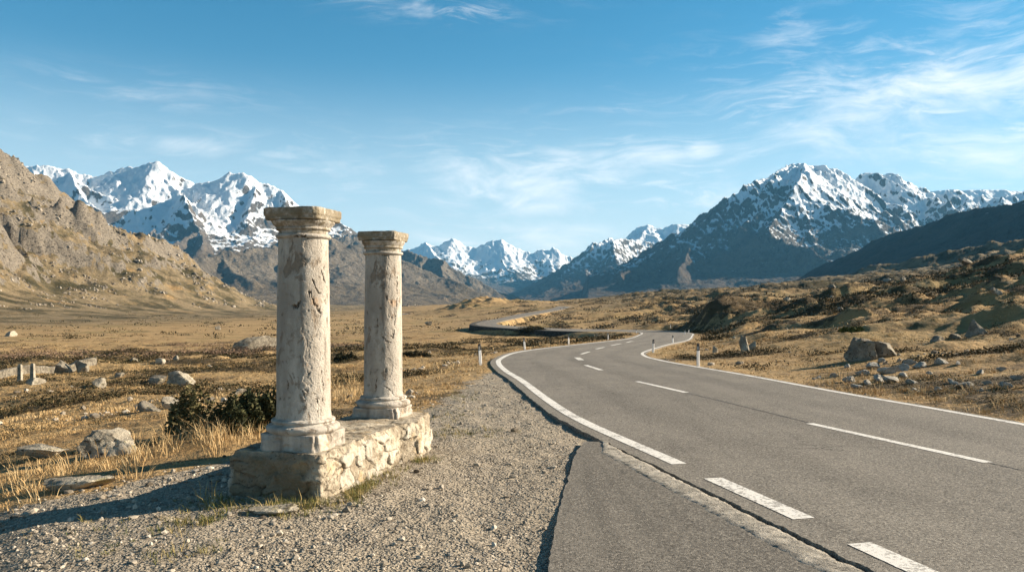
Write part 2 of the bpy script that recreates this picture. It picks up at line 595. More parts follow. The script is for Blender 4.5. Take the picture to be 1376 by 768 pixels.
# ------------------------------------------------------------------ materials
def mat_ground():
    m, t = material('ground', .95)
    p = t.pos
    pad, heath_shade, rock, hill = t.attr('pad'), t.attr('heath_shade'), t.attr('rock'), t.attr('hill')
    nA = t.noise(p, .25, 6, .6)
    nB = t.noise(p, 2.2, 6, .65)
    nC = t.noise(p, 14, 4, .6)
    nD = t.noise(p, 55, 3, .6)
    nF = t.noise(p, .035, 6, .65)
    straw = t.mix(nB, (.23, .138, .052), (.56, .365, .158))
    straw = t.mix(t.ss(nC, .35, .7), straw, (.42, .29, .14))
    straw = t.mix(t.ss(nA, .45, .7), straw, (.26, .155, .06))
    straw = t.mix(t.math('MULTIPLY', t.ss(nF, .5, .62), .5), straw, (.20, .16, .06))
    mot = t.noise(p, .7, 7, .72)
    straw = t.mix(t.math('MULTIPLY', t.ss(mot, .54, .61), .65), straw, (.105, .066, .028))
    straw = t.mix(t.math('MULTIPLY', t.ss(t.noise(p, .18, 7, .7), .56, .62), .5), straw, (.12, .08, .034))
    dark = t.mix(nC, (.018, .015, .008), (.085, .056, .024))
    hm = t.math('ADD', heath_shade, t.math('MULTIPLY', t.math('SUBTRACT', nB, .5), .9))
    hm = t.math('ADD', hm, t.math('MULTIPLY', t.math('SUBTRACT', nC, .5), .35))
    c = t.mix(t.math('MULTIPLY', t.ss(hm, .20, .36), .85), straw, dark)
    # hillside: olive turf, scree, bare rock
    olive = t.mix(t.ss(t.noise(p, .03, 8, .68), .38, .60), (.060, .048, .017), (.27, .20, .11))
    c = t.mix(t.math('MULTIPLY', hill, t.ss(nF, .30, .46)), c, olive)
    rk = t.mix(t.noise(p, .16, 8, .7), (.10, .085, .065), (.36, .30, .225))
    rk = t.mix(t.ss(t.noise(p, .5, 5, .7), .52, .6), rk, (.07, .055, .04))
    c = t.mix(t.ss(t.math('ADD', rock, t.math('MULTIPLY', t.math('SUBTRACT', t.noise(p, .09, 8, .7), .5), 1.6)), .38, .58), c, rk)
    # gravel
    v = t.vor(p, 38, out=1)
    vs = t.new('ShaderNodeSeparateColor')
    t.l.new(v, vs.inputs[0])
    vd = t.vor(p, 38)
    g = t.mix(vs.outputs[0], (.24, .195, .14), (.60, .51, .39))
    g = t.mix(t.ss(nB, .38, .62), g, (.47, .39, .285))
    g = t.mix(t.math('MULTIPLY', t.ss(vd, .34, .58), .35), g, (.12, .10, .075))
    g = t.mix(t.ss(nD, .60, .70), g, (.09, .075, .055))
    pn = t.math('ADD', pad, t.math('MULTIPLY', t.math('SUBTRACT', nB, .5), .9))
    pn = t.math('ADD', pn, t.math('MULTIPLY', t.math('SUBTRACT', nC, .5), .5))
    gm = t.ss(pn, .02, .14, 1.0, 0.0)
    c = t.mix(gm, c, g)
    t.l.new(c, t.b.inputs['Base Color'])
    hgt = t.math('ADD', t.math('MULTIPLY', nC, .5), t.math('MULTIPLY', nD, .22))
    hgt = t.math('ADD', hgt, t.math('MULTIPLY', t.math('MULTIPLY', vd, gm), -.5))
    bn = t.bump(hgt, .9, .06)
    bn = t.bump(t.noise(p, .35, 8, .72), .8, .9, bn)
    bn = t.bump(t.math('MULTIPLY', t.noise(p, .09, 9, .75), hill), .9, 5.0, bn)
    t.l.new(bn, t.b.inputs['Normal'])
    return m


def mat_mountain(name, rockA, rockB, low, snowk=1.0):
    m, t = material(name, .9)
    p = t.pos
    s = t.attr('snow')
    lowm = t.attr('low')
    n1 = t.noise(p, .012, 9, .7)
    n2 = t.noise(p, .05, 7, .72)
    n3 = t.noise(t.map(p, (1, 1, .35)), .03, 8, .75)
    rk = t.mix(t.ss(n1, .35, .65), rockA, rockB)
    rk = t.mix(t.ss(n3, .54, .62), rk, tuple(a * .45 for a in rockA))
    lw = t.mix(t.ss(n3, .4, .6), low, tuple(a * .5 for a in low))
    rk = t.mix(t.ss(t.math('ADD', lowm, t.math('MULTIPLY', t.math('SUBTRACT', n1, .5), .8)), .35, .65), rk, lw)
    f = t.math('ADD', s, t.math('MULTIPLY', t.math('SUBTRACT', n3, .5), 1.5))
    f = t.math('ADD', f, t.math('MULTIPLY', t.math('SUBTRACT', n2, .5), .45))
    f = t.ss(f, -.09, .12)
    c = t.mix(f, rk, (.80, .82, .84))
    t.l.new(c, t.b.inputs['Base Color'])
    bn = t.bump(t.math('MULTIPLY', t.noise(p, .03, 10, .75), t.math('SUBTRACT', 1.2, f)), 1.0, 40)
    t.l.new(bn, t.b.inputs['Normal'])
    return m


def mat_rock(name='boulder_stone', a=(.13, .11, .082), b=(.34, .295, .225), lich=(.22, .19, .09), sc=1.0):
    m, t = material(name, .92)
    o = t.obj
    n1 = t.noise(o, 2.5 * sc, 8, .65)
    n2 = t.noise(o, 11 * sc, 6, .7)
    n3 = t.noise(o, 40 * sc, 4, .6)
    c = t.mix(t.ss(n1, .35, .65), a, b)
    c = t.mix(t.ss(n2, .56, .62), c, tuple(q * .4 for q in a))
    c = t.mix(t.ss(t.noise(o, 5 * sc, 7, .7), .58, .66), c, lich)
    c = t.mix(t.ss(n3, .62, .7), c, tuple(min(1, q * 1.35) for q in b))
    t.l.new(c, t.b.inputs['Base Color'])
    h = t.math('ADD', n2, t.math('MULTIPLY', n3, .3))
    t.l.new(t.bump(h, .9, .05), t.b.inputs['Normal'])
    return m


def mat_column():
    m, t = material('weathered_limestone', .93)
    o = t.obj
    st = t.map(o, (1, 1, .32))
    n1 = t.noise(st, 3.2, 8, .68)
    n2 = t.noise(o, 16, 8, .68)
    n3 = t.noise(o, 70, 5, .65)
    n4 = t.noise(t.map(o, (1, 1, .55), loc=(4, 2, 7)), 6.5, 6, .62, .4)
    c = t.mix(t.ss(n1, .38, .66), (.37, .32, .26), (.59, .53, .445))
    c = t.mix(t.math('MULTIPLY', t.ss(n4, .57, .63), .8), c, (.27, .21, .15))
    c = t.mix(t.math('MULTIPLY', t.ss(n2, .56, .64), .55), c, (.30, .25, .19))
    c = t.mix(t.ss(n3, .66, .74), c, (.12, .10, .075))
    c = t.mix(t.math('MULTIPLY', t.ss(t.noise(o, 4.3, 6, .6), .62, .7), .5), c, (.52, .33, .19))
    c = t.mix(t.math('MULTIPLY', t.ss(t.noise(t.map(o, (1, 1, .10), loc=(9, 3, 1)), 7, 7, .65, .3), .57, .66), .5), c, (.16, .13, .10))
    top = t.attr('grime_shade')
    c = t.mix(t.math('MULTIPLY', t.ss(t.math('ADD', top, t.math('MULTIPLY', t.math('SUBTRACT', n2, .5), 1.3)), .35, .6), .75), c, (.20, .155, .085))
    carve = t.attr('carve')
    c = t.mix(carve, c, (.10, .075, .05))
    t.l.new(c, t.b.inputs['Base Color'])
    h = t.math('ADD', t.math('MULTIPLY', n2, .8), t.math('MULTIPLY', n3, .55))
    h = t.math('ADD', h, t.math('MULTIPLY', t.ss(n4, .60, .66), -.35))
    t.l.new(t.bump(h, 1.0, .022), t.b.inputs['Normal'])
    return m


def mat_masonry():
    m, t = material('rubble_masonry', .95)
    o = t.obj
    n1 = t.noise(o, 4, 8, .65)
    n2 = t.noise(o, 18, 7, .7)
    n3 = t.noise(o, 75, 4, .6)
    c = t.mix(t.ss(n1, .35, .65), (.29, .235, .165), (.55, .47, .35))
    c = t.mix(t.math('MULTIPLY', t.ss(t.noise(o, 3.1, 6, .6), .56, .64), .8), c, (.50, .36, .20))
    c = t.mix(t.ss(n2, .55, .63), c, (.14, .11, .075))
    c = t.mix(t.math('MULTIPLY', t.ss(t.noise(o, 7, 7, .7), .52, .60), .6), c, (.20, .15, .095))
    side = t.attr('grime_shade')
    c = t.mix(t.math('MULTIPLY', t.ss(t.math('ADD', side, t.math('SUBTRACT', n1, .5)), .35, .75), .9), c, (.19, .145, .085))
    c = t.mix(t.math('MULTIPLY', t.attr('pale'), .6), c, (.62, .56, .46))
    c = t.mix(t.attr('carve'), c, (.085, .065, .045))
    t.l.new(c, t.b.inputs['Base Color'])
    h = t.math('ADD', n2, t.math('MULTIPLY', n3, .45))
    t.l.new(t.bump(h, 1.0, .03), t.b.inputs['Normal'])
    return m


def mat_asphalt(name, a, b, patch=True):
    m, t = material(name, .88)
    p = t.pos
    ag = t.vor(p, 130, out=1)
    s = t.new('ShaderNodeSeparateColor')
    t.l.new(ag, s.inputs[0])
    n1 = t.noise(p, .5, 6, .6)
    n2 = t.noise(t.map(p, (1.0, .12, 1), rot=(0, 0, .22)), 2.2, 5, .6)
    n3 = t.noise(p, 120, 3, .7)
    c = t.mix(s.outputs[0], a, b)
    c = t.mix(t.math('MULTIPLY', t.ss(n1, .4, .65), .35), c, tuple(q * 1.25 for q in b))
    c = t.mix(t.math('MULTIPLY', t.ss(n2, .52, .62), .22), c, tuple(q * .6 for q in a))
    c = t.mix(t.math('MULTIPLY', t.ss(n3, .62, .7), .5), c, tuple(q * 2.0 for q in b))
    ac = t.attr('across')
    wt = t.math('COSINE', t.math('MULTIPLY', ac, 25.13))
    wt = t.math('ADD', t.math('MULTIPLY', wt, .5), t.math('MULTIPLY', t.math('SUBTRACT', t.noise(t.map(p, (1, .2, 1), rot=(0, 0, .22)), .9, 4, .6), .5), 1.6))
    c = t.mix(t.math('MULTIPLY', t.ss(wt, -.1, .7), .34), c, tuple(q * .55 for q in a))
    c = t.mix(t.math('MULTIPLY', t.ss(t.noise(p, 1.7, 7, .7), .60, .68), .28), c, tuple(q * .5 for q in a))
    c = t.mix(t.math('MULTIPLY', t.ss(t.math('ABSOLUTE', t.math('SUBTRACT', ac, .5)), .44, .5), .35), c, tuple(min(1, q * 1.35) for q in b))
    gv = t.vor(p, 70, out=1)
    gs_ = t.new('ShaderNodeSeparateColor')
    t.l.new(gv, gs_.inputs[0])
    c = t.mix(t.math('MULTIPLY', t.ss(gs_.outputs[1], .72, .80), .55), c, tuple(q * 1.7 for q in b))
    c = t.mix(t.math('MULTIPLY', t.ss(gs_.outputs[2], .70, .80), .60), c, tuple(q * .35 for q in a))
    # cracks, broken up
    vn = t.new('ShaderNodeTexVoronoi', feature='DISTANCE_TO_EDGE')
    wp = t.new('ShaderNodeVectorMath', operation='ADD')
    t.l.new(p, wp.inputs[0])
    t.l.new(t.noise(p, 1.3, 5, .6, col=True), wp.inputs[1])
    t.l.new(wp.outputs[0], vn.inputs['Vector'])
    vn.inputs['Scale'].default_value = .28
    ck = t.math('MULTIPLY', t.ss(vn.outputs[0], 0.0, .006, 1, 0), t.ss(t.noise(p, .35, 3, .5), .54, .62))
    if patch:
        c = t.mix(t.math('MULTIPLY', ck, .7), c, (.02, .018, .015))
    t.l.new(c, t.b.inputs['Base Color'])
    h = t.math('SUBTRACT', t.math('MULTIPLY', t.vor(p, 130), -1.0), t.math('MULTIPLY', n3, -.6))
    t.l.new(t.bump(h, .5, .006), t.b.inputs['Normal'])
    return m


def mat_paint():
    m, t = material('road_paint', .75)
    p = t.pos
    n = t.noise(p, 26, 7, .75)
    n2 = t.noise(p, 2.2, 4, .6)
    wear = t.ss(t.math('ADD', n, t.math('MULTIPLY', n2, .45)), .74, .82)
    c = t.mix(t.math('MULTIPLY', wear, .75), (.74, .70, .63), (.20, .18, .155))
    t.l.new(c, t.b.inputs['Base Color'])
    t.l.new(t.bump(t.noise(p, 110, 3, .6), .5, .006), t.b.inputs['Normal'])
    return m


def mat_attr(name, cols, rough=.85, trans=0.0):
    """colour picked along 'tint' attribute"""
    m, t = material(name, rough)
    r = t.new('ShaderNodeValToRGB')
    e = r.color_ramp.elements
    while len(e) < len(cols):
        e.new(.5)
    for i, cc in enumerate(cols):
        e[i].position = i / (len(cols) - 1)
        e[i].color = (*cc, 1)
    t.l.new(t.attr('tint'), r.inputs[0])
    t.l.new(r.outputs[0], t.b.inputs['Base Color'])
    return m


def mat_plain(name, c, rough=.6, var=.12, sc=20):
    m, t = material(name, rough)
    n = t.noise(t.obj, sc, 5, .65)
    t.l.new(t.mix(n, tuple(q * (1 - var * 2) for q in c), tuple(min(1, q * (1 + var)) for q in c)), t.b.inputs['Base Color'])
    return m


M_ground = mat_ground()
M_rock = mat_rock()
M_rockpale = mat_rock('pale_boulder_stone', (.22, .185, .135), (.48, .425, .33), (.30, .26, .14))
M_col = mat_column()
M_mas = mat_masonry()
M_asph = mat_asphalt('asphalt', (.125, .110, .090), (.23, .203, .165))
M_asph2 = mat_asphalt('old_asphalt', (.10, .088, .072), (.195, .172, .140))
M_paint = mat_paint()

# ------------------------------------------------------------------ ground sheet
apL = []
for (px, py) in ((785, 592), (772, 612), (764, 640), (755, 668), (748, 700), (741, 735), (736, 768), (728, 830), (715, 920), (690, 1100)):
    Yv = (EYE + .02) * F / (py - HY)
    apL.append([(px - CX) / F * Yv, Yv, -.025])
apL = np.array(apL)
apL2 = catmull(apL, 14)
apL2[:, 0] += .030 * fbm(apL2[:, 1] * 5, apL2[:, 1] * 0, 4, 61)
_e = EL_[(EL_[:, 1] < 12) & (EL_[:, 1] > -14)]
_e = _e[np.argsort(_e[:, 1])]
APR = (_e[:, 1], _e[:, 0], apL2[::-1, 1], apL2[::-1, 0])
fine = np.radians(np.linspace(-39, 39, 640))
coarse_l = np.radians(np.linspace(-180, -39, 60, endpoint=False))
coarse_r = np.radians(np.linspace(39, 180, 61)[1:])
TH = np.concatenate([coarse_l, fine, coarse_r])
rs = [1.2]
while rs[-1] < 2700:
    r_ = rs[-1]
    rs.append(r_ * (1.0075 if r_ < 60 else 1.0085 if r_ < 300 else 1.007))
R_ = np.array(rs)
RRg, THg = np.meshgrid(R_, TH, indexing='ij')
GX, GY = RRg * np.sin(THg), RRg * np.cos(THg)
GH, GA = terrain(GX, GY, True)
gy_, gx_ = np.gradient(GH, axis=0) / np.gradient(RRg, axis=0), np.gradient(GH, axis=1) / (RRg * np.gradient(THg, axis=1))
slope = np.hypot(gy_, gx_)
hillm = sst(RRg, 260, 420) * sst(np.abs(GX + 60) - 40, 0, 120)
rockm = hillm * np.clip((slope - .62) * 1.7, 0, 1) + .34 * hillm * sst(GH, 70, 150)
GV = np.stack([GX, GY, GH], -1)
cen = np.array([[0, 0, -.08]])
n_, m_ = GX.shape
gf = grid_faces(n_, m_)
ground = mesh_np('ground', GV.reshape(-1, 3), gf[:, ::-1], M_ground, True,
                 dict(pad=GA['pad'], heath_shade=GA['heath_shade'] * (1 - sst(-GX, 0, 60) * sst(GY, 110, 180) * (1 - hillm) * .3), rock=rockm, hill=hillm))
tag(ground, kind='structure')
# far plain so the ground reaches the horizon behind the ranges
ang = np.linspace(0, 2 * math.pi, 97)[:-1]
fr = np.array([2550, 6000, 20000, 45000])
FV = np.array([[r * math.sin(a), r * math.cos(a), -30 - (0 if r > 3000 else 0)] for r in fr for a in ang])
fp = mesh_np('valley_floor', FV, grid_faces(4, 96, True)[:, ::-1], mat_plain('valley_turf', (.16, .12, .07), .95, .3, .001))
tag(fp, kind='structure')


# ------------------------------------------------------------------ road, markings, old apron
def ribbon(name, L, R, mat, nx=2, lift=0.0, thick=0.0, parent=None, close=True):
    L = np.array(L, float)
    R = np.array(R, float)
    k = np.linspace(0, 1, nx)[None, :, None]
    P = L[:, None] * (1 - k) + R[:, None] * k
    P[..., 2] += lift
    n, m = P.shape[:2]
    V = P.reshape(-1, 3)
    Fc = grid_faces(n, m)
    if thick:
        B = V.copy()
        B[:, 2] -= thick
        off = len(V)
        i = np.arange(n - 1)
        s1 = np.stack([i * m, (i + 1) * m, (i + 1) * m + off, i * m + off], -1)
        s2 = np.stack([i * m + m - 1, i * m + m - 1 + off, (i + 1) * m + m - 1 + off, (i + 1) * m + m - 1], -1)
        V = np.vstack([V, B])
        Fc = np.vstack([Fc[:, ::-1], s1[:, ::-1], s2[:, ::-1]])
    else:
        Fc = Fc[:, ::-1]
    o = mesh_np(name, V, Fc, mat, False, parent=parent)
    o.data.update()
    if nx > 5:
        at_ = o.data.attributes.new('across', 'FLOAT', 'POINT')
        av = np.tile(np.linspace(0, 1, nx), n)
        if thick:
            av = np.concatenate([av, av])
        at_.data.foreach_set('value', av.astype(np.float32))
    return o


def densify(A, k):
    i = np.linspace(0, len(A) - 1, (len(A) - 1) * k + 1)
    return np.stack([np.interp(i, np.arange(len(A)), A[:, c]) for c in range(3)], -1)


EL2, ER2 = densify(EL_, 4), densify(ER_, 4)
d2 = densify(dirn, 4)
ii = np.arange(len(EL2))
nearw = (EL2[:, 1] < 40)
EL2[:, :2] -= (d2 * (.035 * fbm(ii * .21, ii * 0 + 1.5, 4, 8) * nearw)[:, None])[:, :2]
road = ribbon('road', EL2, ER2, M_asph, nx=7, lift=0.0, thick=.14)
tag(road, kind='structure')

LW = .15


def strip(Lp, w0, w1, i0, i1, name, sub=6, jag=.006, lift=.004, side=1):
    """painted strip along polyline Lp from offset w0 to w1 (towards the right edge)"""
    A = Lp[i0:i1]
    D = dirn[i0:i1]
    A2, D2 = densify(A, sub), densify(D, sub)
    j = np.arange(len(A2))
    a = w0 + jag * fbm(j * .3, j * 0 + 2, 3, int(i0) + 3)
    b = w1 + jag * fbm(j * .3, j * 0 + 8, 3, int(i0) + 9)
    return ribbon(name, A2 + D2 * a[:, None], A2 + D2 * b[:, None], M_paint, 2, lift, 0, road)


def idx_near(Yv, P=RL):
    return int(np.argmin(np.abs(P[:NEAR, 1] - Yv)))


# left edge line, broken beside the old apron
iA = idx_near(8.33)
strip(RL, -.075, .095, iA, NEAR + 30, 'edge_line')
strip(RL, -.07, .12, idx_near(6.15), idx_near(7.75), 'edge_line')
strip(RL, -.07, .12, idx_near(4.0), idx_near(5.62), 'edge_line')
strip(RL, -.07, .12, idx_near(1.2), idx_near(3.0), 'edge_line')
strip(RR, -.07, .07, 0, NEAR + 30, 'edge_line')
# centre dashes, traced:   (start px,py) (end px,py)
def road_pt(px, py):
    Ys = np.linspace(4, 175, 6000)
    Z = zr(Ys)
    i = np.argmin(np.abs(HY + F * (EYE - Z) / Ys - py))
    return np.array([(px - CX) / F * Ys[i], Ys[i], float(Z[i])])


def rz_at(x, y):
    i = np.argmin((RC[:, 0] - x) ** 2 + (RC[:, 1] - y) ** 2)
    d = RC[i + 1] - RC[i]
    k = ((x - RC[i, 0]) * d[0] + (y - RC[i, 1]) * d[1]) / (d[0] ** 2 + d[1] ** 2)
    return float(RC[i, 2] + k * d[2])


def across(P):
    i = np.argmin((RC[:, 0] - P[0]) ** 2 + (RC[:, 1] - P[1]) ** 2)
    return dirn[i]


for (x0, y0, x1, y1, wd) in ((1088, 568.5, 1328, 621.5, .13), (856, 512, 922, 527, .13), (787, 490.3, 808, 497, .14), (775, 480, 781, 483.5, .22),
                             (781, 475.5, 792, 472.2, .15), (801, 468.6, 812, 466.3, .15), (821, 464, 834, 461.6, .15), (842, 460, 850, 458, .16),
                             (857, 456.5, 864, 455, .17), (872, 453, 878, 451.2, .18)):
    A, B = road_pt(x0, y0), road_pt(x1, y1)
    n = 24
    k = np.linspace(0, 1, n)[:, None]
    C_ = A * (1 - k) + B * k
    D_ = (B - A)[:2]
    D_ = np.array([D_[1], -D_[0], 0]) / np.linalg.norm(D_)
    for q in C_:
        q[2] = rz_at(q[0], q[1])
    C_[:, 2] += .004
    if D_[0] < 0:
        D_ = -D_
    ribbon('lane_dash', C_ - D_ * wd / 2, C_ + D_ * wd / 2, M_paint, 2, 0, 0, road)

# tar seam along the centre between the long dashes
M_tar = mat_plain('tar', (.022, .02, .018), .6, .2, 6)
for (x0, y0, x1, y1) in ((922, 527.4, 1086, 567.6), (1330, 622, 1500, 660)):
    A, B = road_pt(x0, y0), road_pt(x1, y1)
    k = np.linspace(0, 1, 120)
    C_ = A[None] * (1 - k[:, None]) + B[None] * k[:, None]
    C_[:, 0] += .035 * fbm(k * 14, k * 0, 5, 4)
    wd = .008 * (1 + .9 * fbm(k * 30, k * 0 + 4, 3, 9))
    C_[:, 2] = [rz_at(a, b) + .003 for a, b in C_[:, :2]]
    D_ = np.array([.97, .23, 0])
    ribbon('tar_seam', C_ - D_ * wd[:, None], C_ + D_ * wd[:, None], M_tar, 2, 0, 0, road)

# old asphalt apron with a broken concrete gutter strip against the road
# the strip's inner side follows the road edge
yq = apL2[:, 1]
order = np.argsort(EL2[:, 1][:2000])
nearE = EL2[(EL2[:, 1] < 12) & (EL2[:, 1] > -14)]
nearE = nearE[np.argsort(nearE[:, 1])]
k = np.linspace(0, 1, 140)
eY = 9.72 + (1.2 - 9.72) * k
eX = np.interp(eY, nearE[:, 1], nearE[:, 0])
apR = np.stack([eX - .05 - .22 * sst(k, 0, .10), eY, np.full_like(eY, -.03)], -1)
li = np.linspace(0, len(apL2) - 1, 140)
apLs = np.stack([np.interp(li, np.arange(len(apL2)), apL2[:, c]) for c in range(3)], -1)
apron = ribbon('old_road_apron', apLs, apR, M_asph2, nx=8, lift=0, thick=.09)
tag(apron, kind='structure')
M_conc = mat_rock('gutter_concrete', (.28, .25, .205), (.55, .49, .40), (.40, .35, .26), 3.0)
gL = apR.copy()
gR = apR.copy()
gR[:, 0] = eX + .02
j = np.arange(140)
gL[:, 0] += -.04 + .03 * fbm(j * .4, j * 0, 3, 71)
gR[:, 0] -= .045 + .03 * fbm(j * .4, j * 0 + 7, 3, 72)
gL2, gR2 = densify(gL, 5), densify(gR, 5)
nx = 9
kk = np.linspace(0, 1, nx)[None, :, None]
P = gL2[:, None] * (1 - kk) + gR2[:, None] * kk
P[..., 2] = -.026 + .010 * rmf(P[..., 0] * 9, P[..., 1] * 9, 4, 73) + .004 * np.sin(np.linspace(0, math.pi, nx))[None, :]
P[:, 0, 2] -= .012
P[:, -1, 2] -= .05
gut = mesh_np('gutter_strip', P.reshape(-1, 3), grid_faces(*P.shape[:2])[:, ::-1], M_conc, True)
tag(gut, kind='structure')

ws_ = (RL[:, 1] > 147) & (RL[:, 1] < 232)
wl_ = RL[ws_] - dirn[ws_] * .5
ww = densify(wl_, 3)
wd_ = densify(dirn[ws_], 3)
rows = []
for hh, oo in ((-4.2, -1.9), (-2.4, -1.75), (-1.2, -1.6), (-.15, -1.5), (-.01, -1.35), (-.01, -.2), (-.5, .2)):
    q = ww + wd_ * oo
    q[:, 2] += hh
    q[:, :2] += (.12 * fbm(np.arange(len(q)) * .9, np.arange(len(q)) * 0 + hh * 2, 3, 5))[:, None]
    rows.append(q)
rw = mesh_np('retaining_wall', np.stack(rows, 1).reshape(-1, 3), grid_faces(len(ww), 7), mat_rock('shaded_wall_stone', (.03, .028, .024), (.085, .078, .066), (.05, .045, .025)), False)  # stone coloured near black to carry the embankment's shade
tag(rw, 'stone retaining wall with its shade painted dark, holding up the far road before its hairpin', 'wall')

# lake strip far down the valley
lake = []
M_water, tw = material('lake_water', .12)
tw.b.inputs['Base Color'].default_value = (.12, .17, .19, 1)
tw.b.inputs['Specular IOR Level'].default_value = .5
tw.l.new(tw.bump(tw.noise(tw.map(tw.pos, (1, .3, 1)), .6, 4, .6), .25, .2), tw.b.inputs['Normal'])
shore = []
for a in np.linspace(0, 2 * math.pi, 60, endpoint=False):
    rr = 1 + .18 * math.sin(3 * a + 1) + .1 * math.sin(7 * a)
    shore.append((-50 + 48 * rr * math.cos(a), 640 + 80 * rr * math.sin(a), -3.4))
shore = np.array([(-78 + 21 * (1 + .2 * math.sin(3 * a)) * math.cos(a), 590 + 54 * (1 + .15 * math.sin(2 * a + 1)) * math.sin(a)) for a in np.linspace(0, 2 * math.pi, 60, endpoint=False)])
zl = float(np.percentile(terrain(shore[:, 0], shore[:, 1]), 50)) + .1
V = np.vstack([[[-78, 590, zl]], np.column_stack([shore, np.full(60, zl)])])
lk = mesh_np('lake', V, np.array([(0, 1 + (i + 1) % 60, 1 + i) for i in range(60)])[:, ::-1], M_water, False)
tag(lk, kind='structure')


# ------------------------------------------------------------------ mountains
def range_mesh(name, crest, spurs_cfg, k, D, base, Y0, Y1, u0, u1, nu, nv, mat, snow_line, snow_rng, seed=1,
               warp=45, ws=420, na=40, ns=260, low=(0, 1), steepk=1.2, bowls=(), r2=.34):
    rng = np.random.default_rng(seed)
    P = np.array(crest, float)
    # jag the crest a little between traced points
    segs = seglist(P, k, D)
    cum = 0
    nb, Ls, drop, fork = spurs_cfg
    n = len(P)
    allpts = []
    for i in range(n - 1):
        L = np.hypot(*(P[i + 1] - P[i])[:2])
        allpts.append((P[i], 1.0))
        c = int(L / 260)
        for q in range(c):
            allpts.append((P[i] + (P[i + 1] - P[i]) * (q + 1) / (c + 1), .75))
    for (p, wgt) in allpts:
        for side in (1, 1, -1):
            if rng.random() > nb:
                continue
            a = rng.uniform(-.8, .8) + (math.pi if side > 0 else 0)       # towards the viewer = -Y
            hrel = max(p[2] - base, 60)
            L = hrel * Ls * rng.uniform(.6, 1.25)
            q = p - np.array([0, 0, rng.uniform(0, .04) * hrel])
            steps = 4
            for s_ in range(steps):
                a += rng.uniform(-.35, .35)
                q2 = q + np.array([math.sin(a) * L / steps, math.cos(a) * L / steps, -drop * hrel * wgt * rng.uniform(.5, 1.3) / steps])
                segs.append((*q, *q2, k * rng.uniform(.9, 1.25), D * .8))
                for f_ in range(2):
                    if rng.random() < fork:
                        b = a + rng.choice([-1, 1]) * rng.uniform(.5, 1.2)
                        L2 = L * rng.uniform(.18, .4)
                        q3 = q2 + np.array([math.sin(b) * L2, math.cos(b) * L2, -drop * hrel * .3 * rng.uniform(.6, 1.4)])
                        segs.append((*q2, *q3, k * 1.2, D * .6))
                q = q2
    U = np.linspace(u0, u1, nu)
    YY = np.linspace(Y0, Y1, nv)
    yy, uu = np.meshgrid(YY, U, indexing='ij')
    X = uu * yy
    H = ridge_field(X, yy, segs, warp, ws, seed)
    rel = sst(H - base, 0, 500)
    R1 = rmf(X / ns, yy / ns, 6, seed + 5)
    R2 = rmf(X / (ns * .22), yy / (ns * .22), 5, seed + 9)
    H = H + (R1 - .62) * na * (.4 + rel) + (R2 - .55) * na * r2 * (.3 + rel)
    kk = 30.0
    H = np.maximum(H, base - 200)
    H = base + kk * np.log1p(np.exp(np.clip((H - base) / kk, -30, 30)))
    H += fbm(X / 120, yy / 120, 4, seed + 30) * 8
    ex = np.minimum(np.arange(nu), np.arange(nu)[::-1])[None, :] / (nu * .03)
    ey = np.minimum(np.arange(nv), np.arange(nv)[::-1])[:, None] / (nv * .04)
    e = sst(np.minimum(ex, 1) * np.minimum(ey, 1), 0, 1)
    H = (base - 60) + (H - base + 60) * np.where(H > 0, e, e)
    gx = np.gradient(H, axis=1) / (np.gradient(X, axis=1))
    gy = np.gradient(H, axis=0) / (np.gradient(yy, axis=0))
    sl = np.hypot(gx, gy)
    # curvature: hollows keep snow
    Hs = H.copy()
    for _ in range(6):
        Hs[1:-1, 1:-1] = (Hs[:-2, 1:-1] + Hs[2:, 1:-1] + Hs[1:-1, :-2] + Hs[1:-1, 2:]) / 4
    hol = (Hs - H)
    snow = (H - snow_line) / snow_rng - (sl - .75) * steepk * .6 + np.clip(hol * .05, -.4, .5) + .5 * fbm(X / 330, yy / 330, 4, seed + 40)
    snow = snow - np.clip((base + 170 - H) / 60, 0, 3)
    snow = np.clip(snow, -1.6, 1.2)
    lowm = np.clip(1 - (H - low[0]) / (low[1] - low[0]), 0, 1)
    o = mesh_np(name, np.stack([X, yy, H], -1).reshape(-1, 3), grid_faces(nv, nu)[:, ::-1], mat, True, dict(snow=snow, low=lowm))
    tag(o, kind='structure')
    return o


def crest(pts, Y):
    out = []
    for p in pts:
        out.append(at(p[0], p[1], p[2] if len(p) > 2 else Y))
    return out


def uu(px):
    return (px - CX) / F


MM_L = mat_mountain('snow_mountain_rock', (.11, .09, .075), (.24, .20, .16), (.24, .175, .11))
MM_B = mat_mountain('brown_slope_rock', (.17, .135, .095), (.29, .235, .17), (.25, .185, .11))
MM_R = mat_mountain('dark_mountain_rock', (.055, .050, .045), (.15, .122, .094), (.13, .092, .060))
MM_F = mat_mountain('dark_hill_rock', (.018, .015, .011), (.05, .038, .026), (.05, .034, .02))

# left snow range
range_mesh('mountains', crest([(-200, 240), (-60, 235), (35, 222), (62, 219), (95, 223), (128, 238), (150, 229), (180, 221), (214, 216), (240, 231), (262, 243),
                               (288, 238), (310, 230), (345, 244), (378, 254), (402, 279), (440, 291), (475, 303), (500, 318), (540, 338)], 5200),
           (.6, 1.1, .75, .5), .95, 900, 30, 3000, 6300, uu(-160), uu(620), 620, 330, MM_L, 330, 300, seed=4, na=60, ns=500, low=(120, 480), steepk=2.0, r2=.22)
